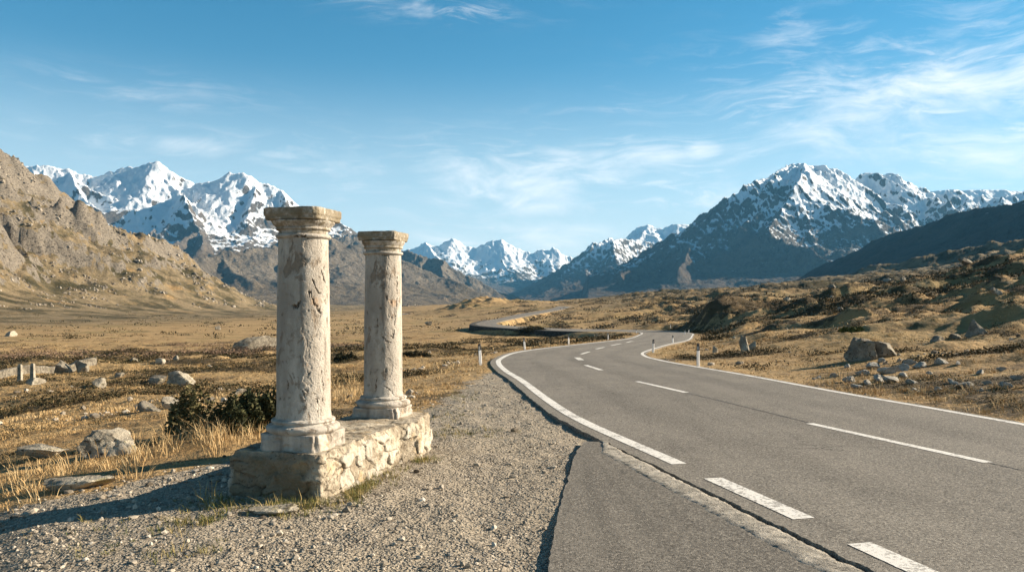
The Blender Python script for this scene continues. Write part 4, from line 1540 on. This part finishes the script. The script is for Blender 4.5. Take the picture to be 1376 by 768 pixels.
def column(label, x, y, hp, ha, rb, rt, zb, zpl, zto, zsh, zring0, zring1, zech, zab, ztop, seed, cracks):
    e = empty('stone_column', (x, y, zb), ROT)
    Z0 = zb

    def L(z):
        return z - Z0
    rings, cv, m = rot_box(hp, hp, -.02, L(zpl), 44, seed, .055, .30)
    stack('square_plinth', rings, cv, m, M_col, e, .12)
    # moulded foot: torus, fillet, flare to the shaft
    rT = hp * 1.06
    h = zto - zpl
    prof = [(.02, L(zpl) - .01), (rT * .93, L(zpl) - .01)]
    prof += [(rT * a_, L(zpl) + h * b_) for a_, b_ in ((1.00, .05), (1.04, .16), (1.055, .28), (1.04, .40), (.98, .50), (.90, .54), (.87, .58), (.87, .66), (.905, .70), (.91, .78), (.88, .86))]
    prof += [(rb + .012, L(zpl) + h * .92), (rb + .002, L(zto) + .02), (rb - .01, L(zto) + .03)]
    lathe('foot_moulding', prof, M_col, e, seed + 1, .0055, grime_shade=lambda Z: .12)
    n = 14
    prof = [(rb + (rt - rb) * k ** 1.15 + .004 * math.sin(math.pi * k), L(zto) + (L(zring0) - L(zto)) * k) for k in np.linspace(0, 1, n)]
    prof[0] = (prof[0][0] + .008, prof[0][1])
    prof.insert(1, (prof[1][0] + .001, prof[0][1] + .045))
    lathe('shaft', prof, M_col, e, seed + 2, .0060, cracks=cracks, grime_shade=lambda Z: .22 * sst(Z, .9 * L(zring0), L(zring0)), dz=.0055, nth=420)
    hr = zring1 - zring0
    prof = [(rt - .02, L(zring0) - .004), (rt + .012, L(zring0)), (rt + .024, L(zring0) + hr * .25), (rt + .026, L(zring0) + hr * .6), (rt + .012, L(zring0) + hr * .95), (rt - .02, L(zring0) + hr)]
    lathe('necking_ring', prof, M_col, e, seed + 3, .004, cracks=(([(-1.35, L(zring0) + hr * .3), (-1.0, L(zring0) + hr * .2)], .016, .035),) if seed == 400 else (), grime_shade=lambda Z: .2)
    z1, z2 = L(zring1), L(zech)
    hh = z2 - z1
    re = ha * 1.0
    prof = [(rt - .03, z1 - .012), (rt - .004, z1), (rt, z1 + hh * .28), (rt + .018, z1 + hh * .31), (rt + .024, z1 + hh * .40), (rt + .016, z1 + hh * .46)]
    for k in np.linspace(0, 1, 8):
        prof.append((rt + .016 + (re - rt - .006) * math.sin(k * math.pi / 2) ** 1.3, z1 + hh * (.48 + .50 * k)))
    prof.append((.05, z2 + .004))
    lathe('echinus', prof, M_col, e, seed + 4, .009, grime_shade=lambda Z: .46)
    rings, cv, m = rot_box(ha, ha, z2 + .002, L(ztop), 44, seed + 5, .028, .12,
                           flare=lambda z: .965 + .035 * sst(np.array(z), z2 + .30 * (L(ztop) - z2), z2 + .42 * (L(ztop) - z2)))
    stack('abacus', rings, cv, m, M_col, e, .56)
    tag(e, label, 'column')
    return e


# angles: local frame; the viewer stands at about -Y turned
va = math.atan2(-7.35, 1.923) - ROT
fx = [([(va + .75, 1.62), (va + .95, 1.50)], .010, .020), ([(va + .35, 1.53), (va + .45, 1.46), (va + .62, 1.40)], .011, .022),
      ([(va + .2, 1.42), (va + .30, 1.36), (va + .55, 1.27), (va + .68, 1.20)], .012, .024), ([(va - .45, 1.30), (va - .25, 1.27), (va - .15, 1.33)], .018, .022),
      ([(va - .62, .62), (va - .60, .54)], .010, .012), ([(va + .7, .72), (va + .8, .55), (va + .74, .42)], .005, .012), ([(va + .4, .52), (va + .55, .40), (va + .5, .20)], .005, .011),
      ([(va + 1.1, 1.45), (va + 1.05, 1.1)], .007, .014), ([(va + .1, 1.0), (va + .2, .86)], .006, .012), ([(va - .1, .55), (va + .12, .45)], .007, .012),
      ([(va - .95, .3), (va - .9, .2)], .008, .012), ([(va - .3, .22), (va + .35, .17)], .006, .012)]
column('taller nearer weathered stone column with pitted shaft and broad square capital', -1.923, 7.35, .300, .276, .243, .225,
       BASE_H - .03, .485, .62, .62, 2.245, 2.285, 2.405, 2.405, 2.515, 400, fx)
vb = math.atan2(-9.42, 1.523) - ROT
fb = [([(vb + .85, 1.62), (vb + .80, 1.30), (vb + .62, 1.05), (vb + .55, .92)], .008, .020), ([(vb + .60, 1.02), (vb + .55, .92)], .014, .024),
      ([(vb - .1, .95), (vb + .15, .88), (vb + .4, .86)], .008, .012), ([(vb + .05, .36), (vb + .45, .30), (vb + .62, .20), (vb + .8, .17)], .008, .018),
      ([(vb - .35, .46), (vb - .4, .30)], .016, .010), ([(vb - .35, 1.15), (vb - .3, 1.0)], .010, .010), ([(vb + .1, 1.5), (vb + .2, 1.35)], .006, .010)]
column('slimmer weathered stone column farther from the camera with a long dark crack', -1.523, 9.42, .285, .243, .224, .208,
       BASE_H - .03, .45, .585, .585, 2.225, 2.262, 2.385, 2.385, 2.49, 500, fb)

# flat paving slab at the foot of the pedestal
Yv = 1.70 * F / (688 - HY)
slab = boulder('stone_slab', 'flat smooth paving slab lying in grass at the foot of the pedestal', (366 - CX) / F * Yv, Yv + .05, .42, .30, .07, .1, 801, M_rockpale, sub=5, cat='slab', cuts=3, sink=.25)


# ------------------------------------------------------------------ vegetation and gravel as stuff
def frame_ok(x, y, margin=.06):
    u = x / np.maximum(y, .1)
    return (u > -.643 - margin) & (u < .643 + margin) & (y > 3.2)


COLBASE = FOOT


def scatter_polar(n, y0, y1, rng, umin=-.72, umax=.72, power=0.0):
    """positions roughly even per picture row band"""
    q = rng.random(n)
    if power == 0:
        y = np.exp(np.log(y0) + q * (np.log(y1) - np.log(y0)))
    else:
        y = (y0 ** power + q * (y1 ** power - y0 ** power)) ** (1 / power)
    u = rng.uniform(umin, umax, n)
    return u * y, y


def on_apron(x, y):
    xr = np.interp(y, nearE[:, 1], nearE[:, 0])
    xl = np.interp(y, apLs[::-1, 1], apLs[::-1, 0])
    return (y < 9.8) & (x > xl - .03) & (x < xr + .3)


def blades(cx, cy, cz, hgt, wid, spread, nb, rng, lean=.5, tint=None, name='grass', mat=None, segs=2):
    """each tuft: nb bent blades; arrays over tufts"""
    N = len(cx)
    a = rng.uniform(0, 2 * math.pi, (N, nb))
    rad = spread[:, None] * np.sqrt(rng.random((N, nb)))
    bx = cx[:, None] + rad * np.cos(a)
    by = cy[:, None] + rad * np.sin(a)
    h = hgt[:, None] * rng.uniform(.45, 1.1, (N, nb))
    ln = h * rng.uniform(.1, lean, (N, nb)) 
    la = a + rng.normal(0, .7, (N, nb))
    dx, dy = np.cos(la) * ln - .12 * h, np.sin(la) * ln
    fa = rng.uniform(0, math.pi, (N, nb))
    wx, wy = np.cos(fa) * wid[:, None] / 2, np.sin(fa) * wid[:, None] / 2
    z0 = cz[:, None] - .015 + 0 * h
    P = []
    P.append(np.stack([bx - wx, by - wy, z0], -1))
    P.append(np.stack([bx + wx, by + wy, z0], -1))
    P.append(np.stack([bx + dx * .35 + wx * .8, by + dy * .35 + wy * .8, z0 + h * .6], -1))
    P.append(np.stack([bx + dx * .35 - wx * .8, by + dy * .35 - wy * .8, z0 + h * .6], -1))
    P.append(np.stack([bx + dx, by + dy, z0 + h], -1))
    V = np.stack(P, 2).reshape(-1, 3)
    nn = N * nb
    b = np.arange(nn)[:, None] * 5
    T3 = np.concatenate([b + np.array([[0, 1, 2]]), b + np.array([[0, 2, 3]]), b + np.array([[3, 2, 4]])], 0)
    if tint is None:
        tint = rng.random(N)
    tt = np.clip(tint[:, None] + rng.normal(0, .12, (N, nb)), 0, 1)
    tt = np.repeat(tt.reshape(-1), 5)
    return V, T3, tt


def build_blades(name, parts, mat):
    Vs, Fs, Ts = [], [], []
    off = 0
    for V, T3, tt in parts:
        Vs.append(V)
        Fs.append(T3 + off)
        Ts.append(tt)
        off += len(V)
    return mesh_np(name, np.vstack(Vs), np.vstack(Fs), mat, False, dict(tint=np.concatenate(Ts)))


M_grass = mat_attr('dry_grass', [(.13, .075, .030), (.30, .18, .070), (.46, .30, .130), (.58, .43, .23)])
M_green = mat_attr('green_turf', [(.07, .085, .02), (.13, .13, .03), (.28, .22, .07), (.45, .33, .13)])
M_heath = mat_attr('heather_leaf', [(.018, .020, .008), (.045, .038, .014), (.09, .062, .024), (.15, .095, .045)])
M_stone = mat_attr('gravel_stone', [(.09, .072, .052), (.24, .20, .15), (.42, .36, .28), (.60, .53, .43)], .9)

rng = np.random.default_rng(5)
parts = []
# meadow grass, dense near and thinning away
for (n, y0, y1, h0, wd, nb) in ((30000, 4.2, 16, .060, .005, 8), (34000, 14, 48, .085, .012, 6), (26000, 40, 150, .15, .035, 5)):
    x, y = scatter_polar(n, y0, y1, rng, power=.6)
    z, A_ = terrain(x, y, True)
    clump = fbm(x / 1.1, y / .9, 3, 91) + .6 * fbm(x / 4, y / 3, 2, 92)
    keep = (A_['pad'] > .25) & (A_['rd'] > .42) & (rng.random(n) < np.clip(.42 + clump * 1.2, .06, 1)) & (A_['heath_shade'] < .34)
    keep &= ~on_apron(x, y)
    x, y, z, c = x[keep], y[keep], z[keep], clump[keep]
    hh = h0 * np.clip(.75 + c * .8, .35, 1.7)
    parts.append(blades(x, y, z, hh, np.full(len(x), wd), hh * .9, nb, rng, .8, np.clip(.55 + c * .35 + rng.normal(0, .15, len(x)), 0, 1)))
g1 = build_blades('meadow_grass', parts, M_grass)
tag(g1, kind='stuff')

# tall straw tufts left of the columns and along the verges
parts = []
TT = []
for (px, py, n, sxp, syp, hm) in ((215, 600, 34, 75, 8, .26), (300, 585, 46, 38, 8, .34), (345, 572, 30, 26, 8, .30), (110, 632, 26, 70, 10, .22), (470, 520, 40, 26, 14, .30), (20, 660, 20, 30, 15, .2),
                                  (585, 482, 50, 40, 8, .22), (640, 490, 60, 50, 5, .16), (1215, 538, 60, 90, 4, .16), (1100, 520, 60, 110, 4, .14), (1320, 553, 60, 60, 5, .15), (960, 497, 50, 50, 3, .12),
                                  (1130, 510, 16, 25, 4, .25), (30, 720, 30, 40, 30, .10), (900, 470, 50, 30, 8, .16), (1250, 520, 40, 110, 10, .16)):
    for q in range(n):
        TT.append((px + rng.normal(0, sxp * .7), py + rng.normal(0, syp * 1.2), hm * rng.uniform(.3, 1.1)))
TTx, TTy, TTh = [], [], []
for (px, py, hm) in TT:
    if py < HY + 25:
        continue
    Yv = road_pt(px, py)[1] if px > 560 else None
    if Yv is None:
        X_, Y_, Z_ = hit(px, py, 3.5, 120)
    else:
        X_, Y_ = (px - CX) / F * Yv, Yv
    TTx.append(X_)
    TTy.append(Y_)
    TTh.append(hm)
TTx, TTy, TTh = map(np.array, (TTx, TTy, TTh))
z, A_ = terrain(TTx, TTy, True)
ok = (A_['rd'] > .5) & (A_['pad'] > -.05) & ~on_apron(TTx, TTy)
parts.append(blades(TTx[ok], TTy[ok], z[ok], TTh[ok], np.clip(.004 + TTy[ok] * .0003, .004, .012), TTh[ok] * .7, 15, rng, .95, rng.uniform(.6, 1, ok.sum())))
g2 = build_blades('tall_straw', parts, M_grass)
tag(g2, kind='stuff')

# green-gold turf hugging the pedestal and the slab, sparse patches on the gravel
parts = []
SP = []
for (x0, y0, n, sx_, sy_) in ((-1.62, 6.80, 60, .10, .10), (-1.44, 7.15, 70, .06, .16), (-1.36, 7.55, 60, .05, .2), (-1.22, 8.05, 30, .05, .2), (-.98, 8.75, 60, .09, .10), (-1.9, 6.72, 60, .22, .07),
                              (-2.35, 6.7, 50, .2, .12), (-2.5, 6.3, 60, .15, .12), (-1.8, 6.5, 40, .12, .08), (-2.55, 6.95, 30, .12, .10), (-.75, 10.6, 120, .35, .25), (-2.9, 5.8, 30, .3, .2), (-3.3, 6.4, 22, .3, .2), (-2.2, 5.5, 30, .15, .1),
                              (-1.1, 12.5, 60, .3, .6), (-.95, 15, 60, .25, 1.0)):
    for q in range(n):
        SP.append((x0 + rng.normal(0, sx_), y0 + rng.normal(0, sy_)))
SP = np.array(SP)
inside = poly_sdf(SP[:, 0], SP[:, 1], FOOT) < .02
SP = SP[(~inside) & (rng.random(len(SP)) < .7)]
z = terrain(SP[:, 0], SP[:, 1])
kx = np.array([-2.62, -2.55, -2.7, -1.72, -1.6, -1.95, -2.05])
ky = np.array([6.9, 6.78, 7.0, 6.66, 6.72, 6.6, 6.62])
parts.append(blades(kx, ky, terrain(kx, ky), np.array([.30, .24, .22, .20, .16, .17, .15]), np.full(7, .005), np.full(7, .07), 6, rng, .9, np.full(7, .95)))
parts.append(blades(SP[:, 0], SP[:, 1], z, rng.uniform(.025, .10, len(SP)), np.full(len(SP), .004), np.full(len(SP), .045), 12, rng, .9, rng.uniform(.0, .9, len(SP))))
g3 = build_blades('gravel_turf', parts, M_green)
tag(g3, kind='stuff')


def leaf_clump(cx, cy, cz, rx, ry, h, nl, ls, rng, tlo=0.0, thi=1.0):
    """dome of small leaf faces; arrays over clumps"""
    N = len(cx)
    a = rng.uniform(0, 2 * math.pi, (N, nl))
    q = rng.random((N, nl)) ** .5
    el_ = np.arccos(rng.random((N, nl)))
    rr_ = q * .35 + .65
    lob = 1 + .28 * np.sin(a * 3 + cx[:, None] * 7) + .18 * np.sin(a * 5 + cy[:, None] * 5)
    x = cx[:, None] + rx[:, None] * rr_ * np.sin(el_) * np.cos(a) * lob
    y = cy[:, None] + ry[:, None] * rr_ * np.sin(el_) * np.sin(a) * lob
    z = cz[:, None] + h[:, None] * rr_ * np.cos(el_) * (1 + .2 * np.sin(a * 4 + cx[:, None]))
    c = np.stack([x, y, z], -1).reshape(-1, 3)
    M = len(c)
    s = (np.repeat(ls, nl) * rng.uniform(.6, 1.4, M))[:, None]
    d1 = rng.normal(size=(M, 3))
    d1 /= np.linalg.norm(d1, axis=1)[:, None]
    d2_ = np.cross(d1, rng.normal(size=(M, 3)))
    d2_ /= np.linalg.norm(d2_, axis=1)[:, None]
    V = np.stack([c - d1 * s, c + d2_ * s * .5, c + d1 * s, c - d2_ * s * .5], 1).reshape(-1, 3)
    Fq = np.arange(M * 4).reshape(-1, 4)
    tt = np.clip(rng.uniform(tlo, thi, (N, 1)) + rng.normal(0, .15, (N, nl)), 0, 1)
    return V, Fq, np.repeat(tt.reshape(-1), 4)


# heather and dwarf shrub cover
parts = []
for (n, y0, y1, s0, nlf) in ((2600, 6, 24, .16, 34), (7500, 20, 75, .32, 28), (15000, 60, 240, .75, 18), (9000, 180, 620, 2.0, 12)):
    x, y = scatter_polar(n * 3, y0, y1, rng, power=.5)
    z, A_ = terrain(x, y, True)
    flatv = (x < -8) & (y > 110)
    keep = (A_['pad'] > .9) & (A_['rd'] > 1.2) & (A_['heath_shade'] > .20 - .14 * (rng.random(len(x)) < .3)) & ~on_apron(x, y) & ((~flatv) | (rng.random(len(x)) < .15))
    x, y, z, hh = x[keep][:n], y[keep][:n], z[keep][:n], A_['heath_shade'][keep][:n]
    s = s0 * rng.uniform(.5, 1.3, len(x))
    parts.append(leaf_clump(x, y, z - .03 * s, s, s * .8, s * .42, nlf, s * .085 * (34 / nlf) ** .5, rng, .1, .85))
h1 = build_blades('heather', parts, M_heath)
tag(h1, kind='stuff')


parts = []
x = rng.uniform(-75, -14, 9000)
y = rng.uniform(72, 175, 9000)
zt, A_ = terrain(x, y, True)
kp = fbm(x / 16, y / 9, 4, 151) + .25 - np.abs(y - 108 - .25 * x) / 90 > .16
x, y, zt = x[kp][:2600], y[kp][:2600], zt[kp][:2600]
s_ = rng.uniform(.4, 1.1, len(x))
parts.append(leaf_clump(x, y, zt - .05, s_, s_ * .8, s_ * .7, 26, s_ * .09, rng, .2, .9))
M_will = mat_attr('willow_scrub_leaf', [(.06, .038, .026), (.13, .08, .055), (.20, .13, .085), (.27, .19, .12)])
w1 = build_blades('willow_scrub', parts, M_will)
tag(w1, kind='stuff')


def bush(label, px, py, wpx, hpx, n, mat=M_heath, tl=(0., .5)):
    x, y, z = hit(px, py)
    s = y / F
    w, h = wpx * s / 2, hpx * s
    e = empty('juniper_bush', (x, y + w * .4, z))
    k = 9
    cx = rng.normal(0, w * .42, k)
    cy = rng.normal(0, w * .22, k)
    rad = rng.uniform(.4, .62, k) * w
    V, Fq, tt = leaf_clump(cx, cy, np.full(k, -.02), rad, rad * .8, h * rng.uniform(.6, 1.0, k), n // k, np.full(k, .022 + y * .0008), rng, *tl)
    f = mesh_np('foliage', V, Fq, mat, False, dict(tint=tt), e)
    # low woody stems
    st = []
    for q in range(12):
        a = rng.uniform(0, 6.28)
        L_ = w * rng.uniform(.3, .75)
        st.append((np.array([0, 0, -.04]), np.array([math.cos(a) * L_, math.sin(a) * L_ * .6, h * rng.uniform(.4, .8)])))
    Vs, Fs = [], []
    for a, b in st:
        d = b - a
        u_ = np.cross(d, [0, 0, 1.0])
        u_ = u_ / (np.linalg.norm(u_) + 1e-9)
        v_ = np.cross(d, u_)
        v_ /= np.linalg.norm(v_)
        o_ = len(Vs)
        for p, r in ((a, .014), ((a + b) / 2 + np.array([0, 0, -.01]), .009), (b, .003)):
            for g in range(4):
                Vs.append(p + r * (math.cos(g * 1.57) * u_ + math.sin(g * 1.57) * v_))
        for lv in range(2):
            for g in range(4):
                Fs.append((o_ + lv * 4 + g, o_ + lv * 4 + (g + 1) % 4, o_ + lv * 4 + 4 + (g + 1) % 4, o_ + lv * 4 + 4 + g))
    mesh_np('stems', np.array(Vs), np.array(Fs), mat_plain('juniper_bark', (.10, .07, .045), .9, .3, 30) if 'juniper_bark' not in bpy.data.materials else bpy.data.materials['juniper_bark'], True, None, e)
    tag(e, label, 'bush')
    return e


M_jun = mat_attr('juniper_leaf', [(.022, .026, .010), (.05, .052, .018), (.10, .09, .035), (.17, .13, .06)])
bush('large dark spreading juniper bush just left behind the front column', 322, 582, 124, 56, 20000, M_jun, (.1, .8))
bush('small dark bush in the meadow seen between the two columns', 462, 486, 30, 12, 3000)
bush('olive green cushion bush on the right hand slope', 1148, 446, 34, 7, 2600, M_green, (0, .3))
bush('dark rounded bush above the left edge line near the grassy verge', 716, 447, 34, 9, 2600)
bush('wide dark shrub by the right column side on the meadow', 556, 480, 34, 9, 2600)

# gravel: loose chips scattered over the lay-by and shoulder
def pebbles(n, y0, y1, s0, s1, rng, cond, sub=1, power=.5):
    x, y = scatter_polar(n, y0, y1, rng, power=power)
    z, A_ = terrain(x, y, True)
    k = cond(x, y, A_)
    x, y, z = x[k], y[k], z[k]
    N = len(x)
    base, Fc = ICO[sub]
    sc = (s0 + (s1 - s0) * rng.random(N) ** 3.5) * np.clip(y / 7, .8, 2.2)
    shp = rng.uniform(.45, 1.0, (N, 3)) * sc[:, None] * np.array([1, 1, .7])
    nv = len(base)
    jit = 1 + rng.normal(0, .17, (N, nv, 1))
    P = base[None] * jit * shp[:, None]
    a = rng.uniform(0, 2 * math.pi, N)
    c, s = np.cos(a)[:, None], np.sin(a)[:, None]
    X = P[..., 0] * c - P[..., 1] * s + x[:, None]
    Yy = P[..., 0] * s + P[..., 1] * c + y[:, None]
    Z = P[..., 2] + (z + shp[:, 2] * .35)[:, None]
    V = np.stack([X, Yy, Z], -1).reshape(-1, 3)
    Fa = (np.arange(N)[:, None, None] * nv + Fc[None]).reshape(-1, 3)
    tt = np.repeat(np.clip(rng.normal(.5, .24, N), 0, 1), nv)
    return V, Fa, tt


def inpad(x, y, A_):
    return (rng.random(len(x)) < np.clip(.62 + 1.1 * fbm(x / .9, y / .8, 4, 171), .12, 1)) & (A_['pad'] < .05 + .45 * rng.random(len(x)) ** 2) & (A_['rd'] > .30) & ~on_apron(x, y) & (poly_sdf(x, y, FOOT) > .03)


def inpad_left(x, y, A_):
    return inpad(x, y, A_) & (rng.random(len(x)) < sst(-x + .35 * (6.8 - y), .6, 2.2) + .06)


pts = [pebbles(46000, 3.6, 22, .004, .016, rng, inpad), pebbles(15000, 3.6, 12, .010, .044, rng, inpad_left), pebbles(900, 3.8, 14, .02, .055, rng, inpad),
       pebbles(9000, 9, 40, .006, .022, rng, lambda x, y, A_: (x > 3) & (A_['rd'] > .22) & (A_['rd'] < .5 + .25 * rng.random(len(x))))]
gr = build_blades('gravel', pts, M_stone)
tag(gr, kind='stuff')

# stones and rocky debris in the meadow that nobody could count
pts = [pebbles(5000, 12, 60, .015, .07, rng, lambda x, y, A_: (A_['pad'] > .8) & (A_['rd'] > 1.0) & (fbm(x / 6, y / 5, 3, 141) > .22)),
       pebbles(2500, 50, 300, .05, .20, rng, lambda x, y, A_: (A_['rd'] > 2.0) & (x > 8) & (fbm(x / 18, y / 14, 3, 142) > .16))]
db = build_blades('stony_debris', pts, M_stone)
tag(db, kind='stuff')
hx = rng.uniform(-900, -120, 60000)
hy = rng.uniform(330, 1250, 60000)
hz_, A_ = terrain(hx, hy, True)
kp = (hz_ > -2) & (fbm(hx / 50, hy / 34, 4, 161) + .35 * fbm(hx / 12, hy / 9, 3, 162) > .13) & (hx / hy > -.70)
hx, hy, hz_ = hx[kp][:7000], hy[kp][:7000], hz_[kp][:7000]
base, Fc = ICO[1]
N = len(hx)
sc = (.4 + 2.2 * rng.random(N) ** 3) * np.clip(hy / 800, .5, 1.3)
P = base[None] * (1 + rng.normal(0, .2, (N, len(base), 1))) * (rng.uniform(.5, 1, (N, 3)) * sc[:, None])[:, None]
P = P + np.stack([hx, hy, hz_], -1)[:, None]
Fa = (np.arange(N)[:, None, None] * len(base) + Fc[None]).reshape(-1, 3)
hs = mesh_np('hillside_stones', P.reshape(-1, 3), Fa, M_stone, False, dict(tint=np.repeat(np.clip(rng.normal(.30, .16, N), 0, 1), len(base))))
tag(hs, kind='stuff')

# ------------------------------------------------------------------ thin air between here and the far peaks
hb = 1800.0
V = np.array([(x, y, z) for z in (-140, hb) for x, y in ((-9500, -3500), (9500, -3500), (9500, 12500), (-9500, 12500))], float)
Fc = np.array([(0, 3, 2, 1), (4, 5, 6, 7), (0, 1, 5, 4), (1, 2, 6, 5), (2, 3, 7, 6), (3, 0, 4, 7)])
hm_ = bpy.data.materials.new('haze')
hm_.use_nodes = True
ht = hm_.node_tree
ht.nodes.clear()
ho = ht.nodes.new('ShaderNodeOutputMaterial')
hv = ht.nodes.new('ShaderNodeVolumePrincipled')
hv.inputs['Color'].default_value = (.20, .60, 1.0, 1)
hv.inputs['Density'].default_value = 3.6e-5
hv.inputs['Anisotropy'].default_value = .1
ht.links.new(hv.outputs[0], ho.inputs['Volume'])
hz = mesh_np('haze', V, Fc, hm_, False)
tag(hz, kind='stuff')
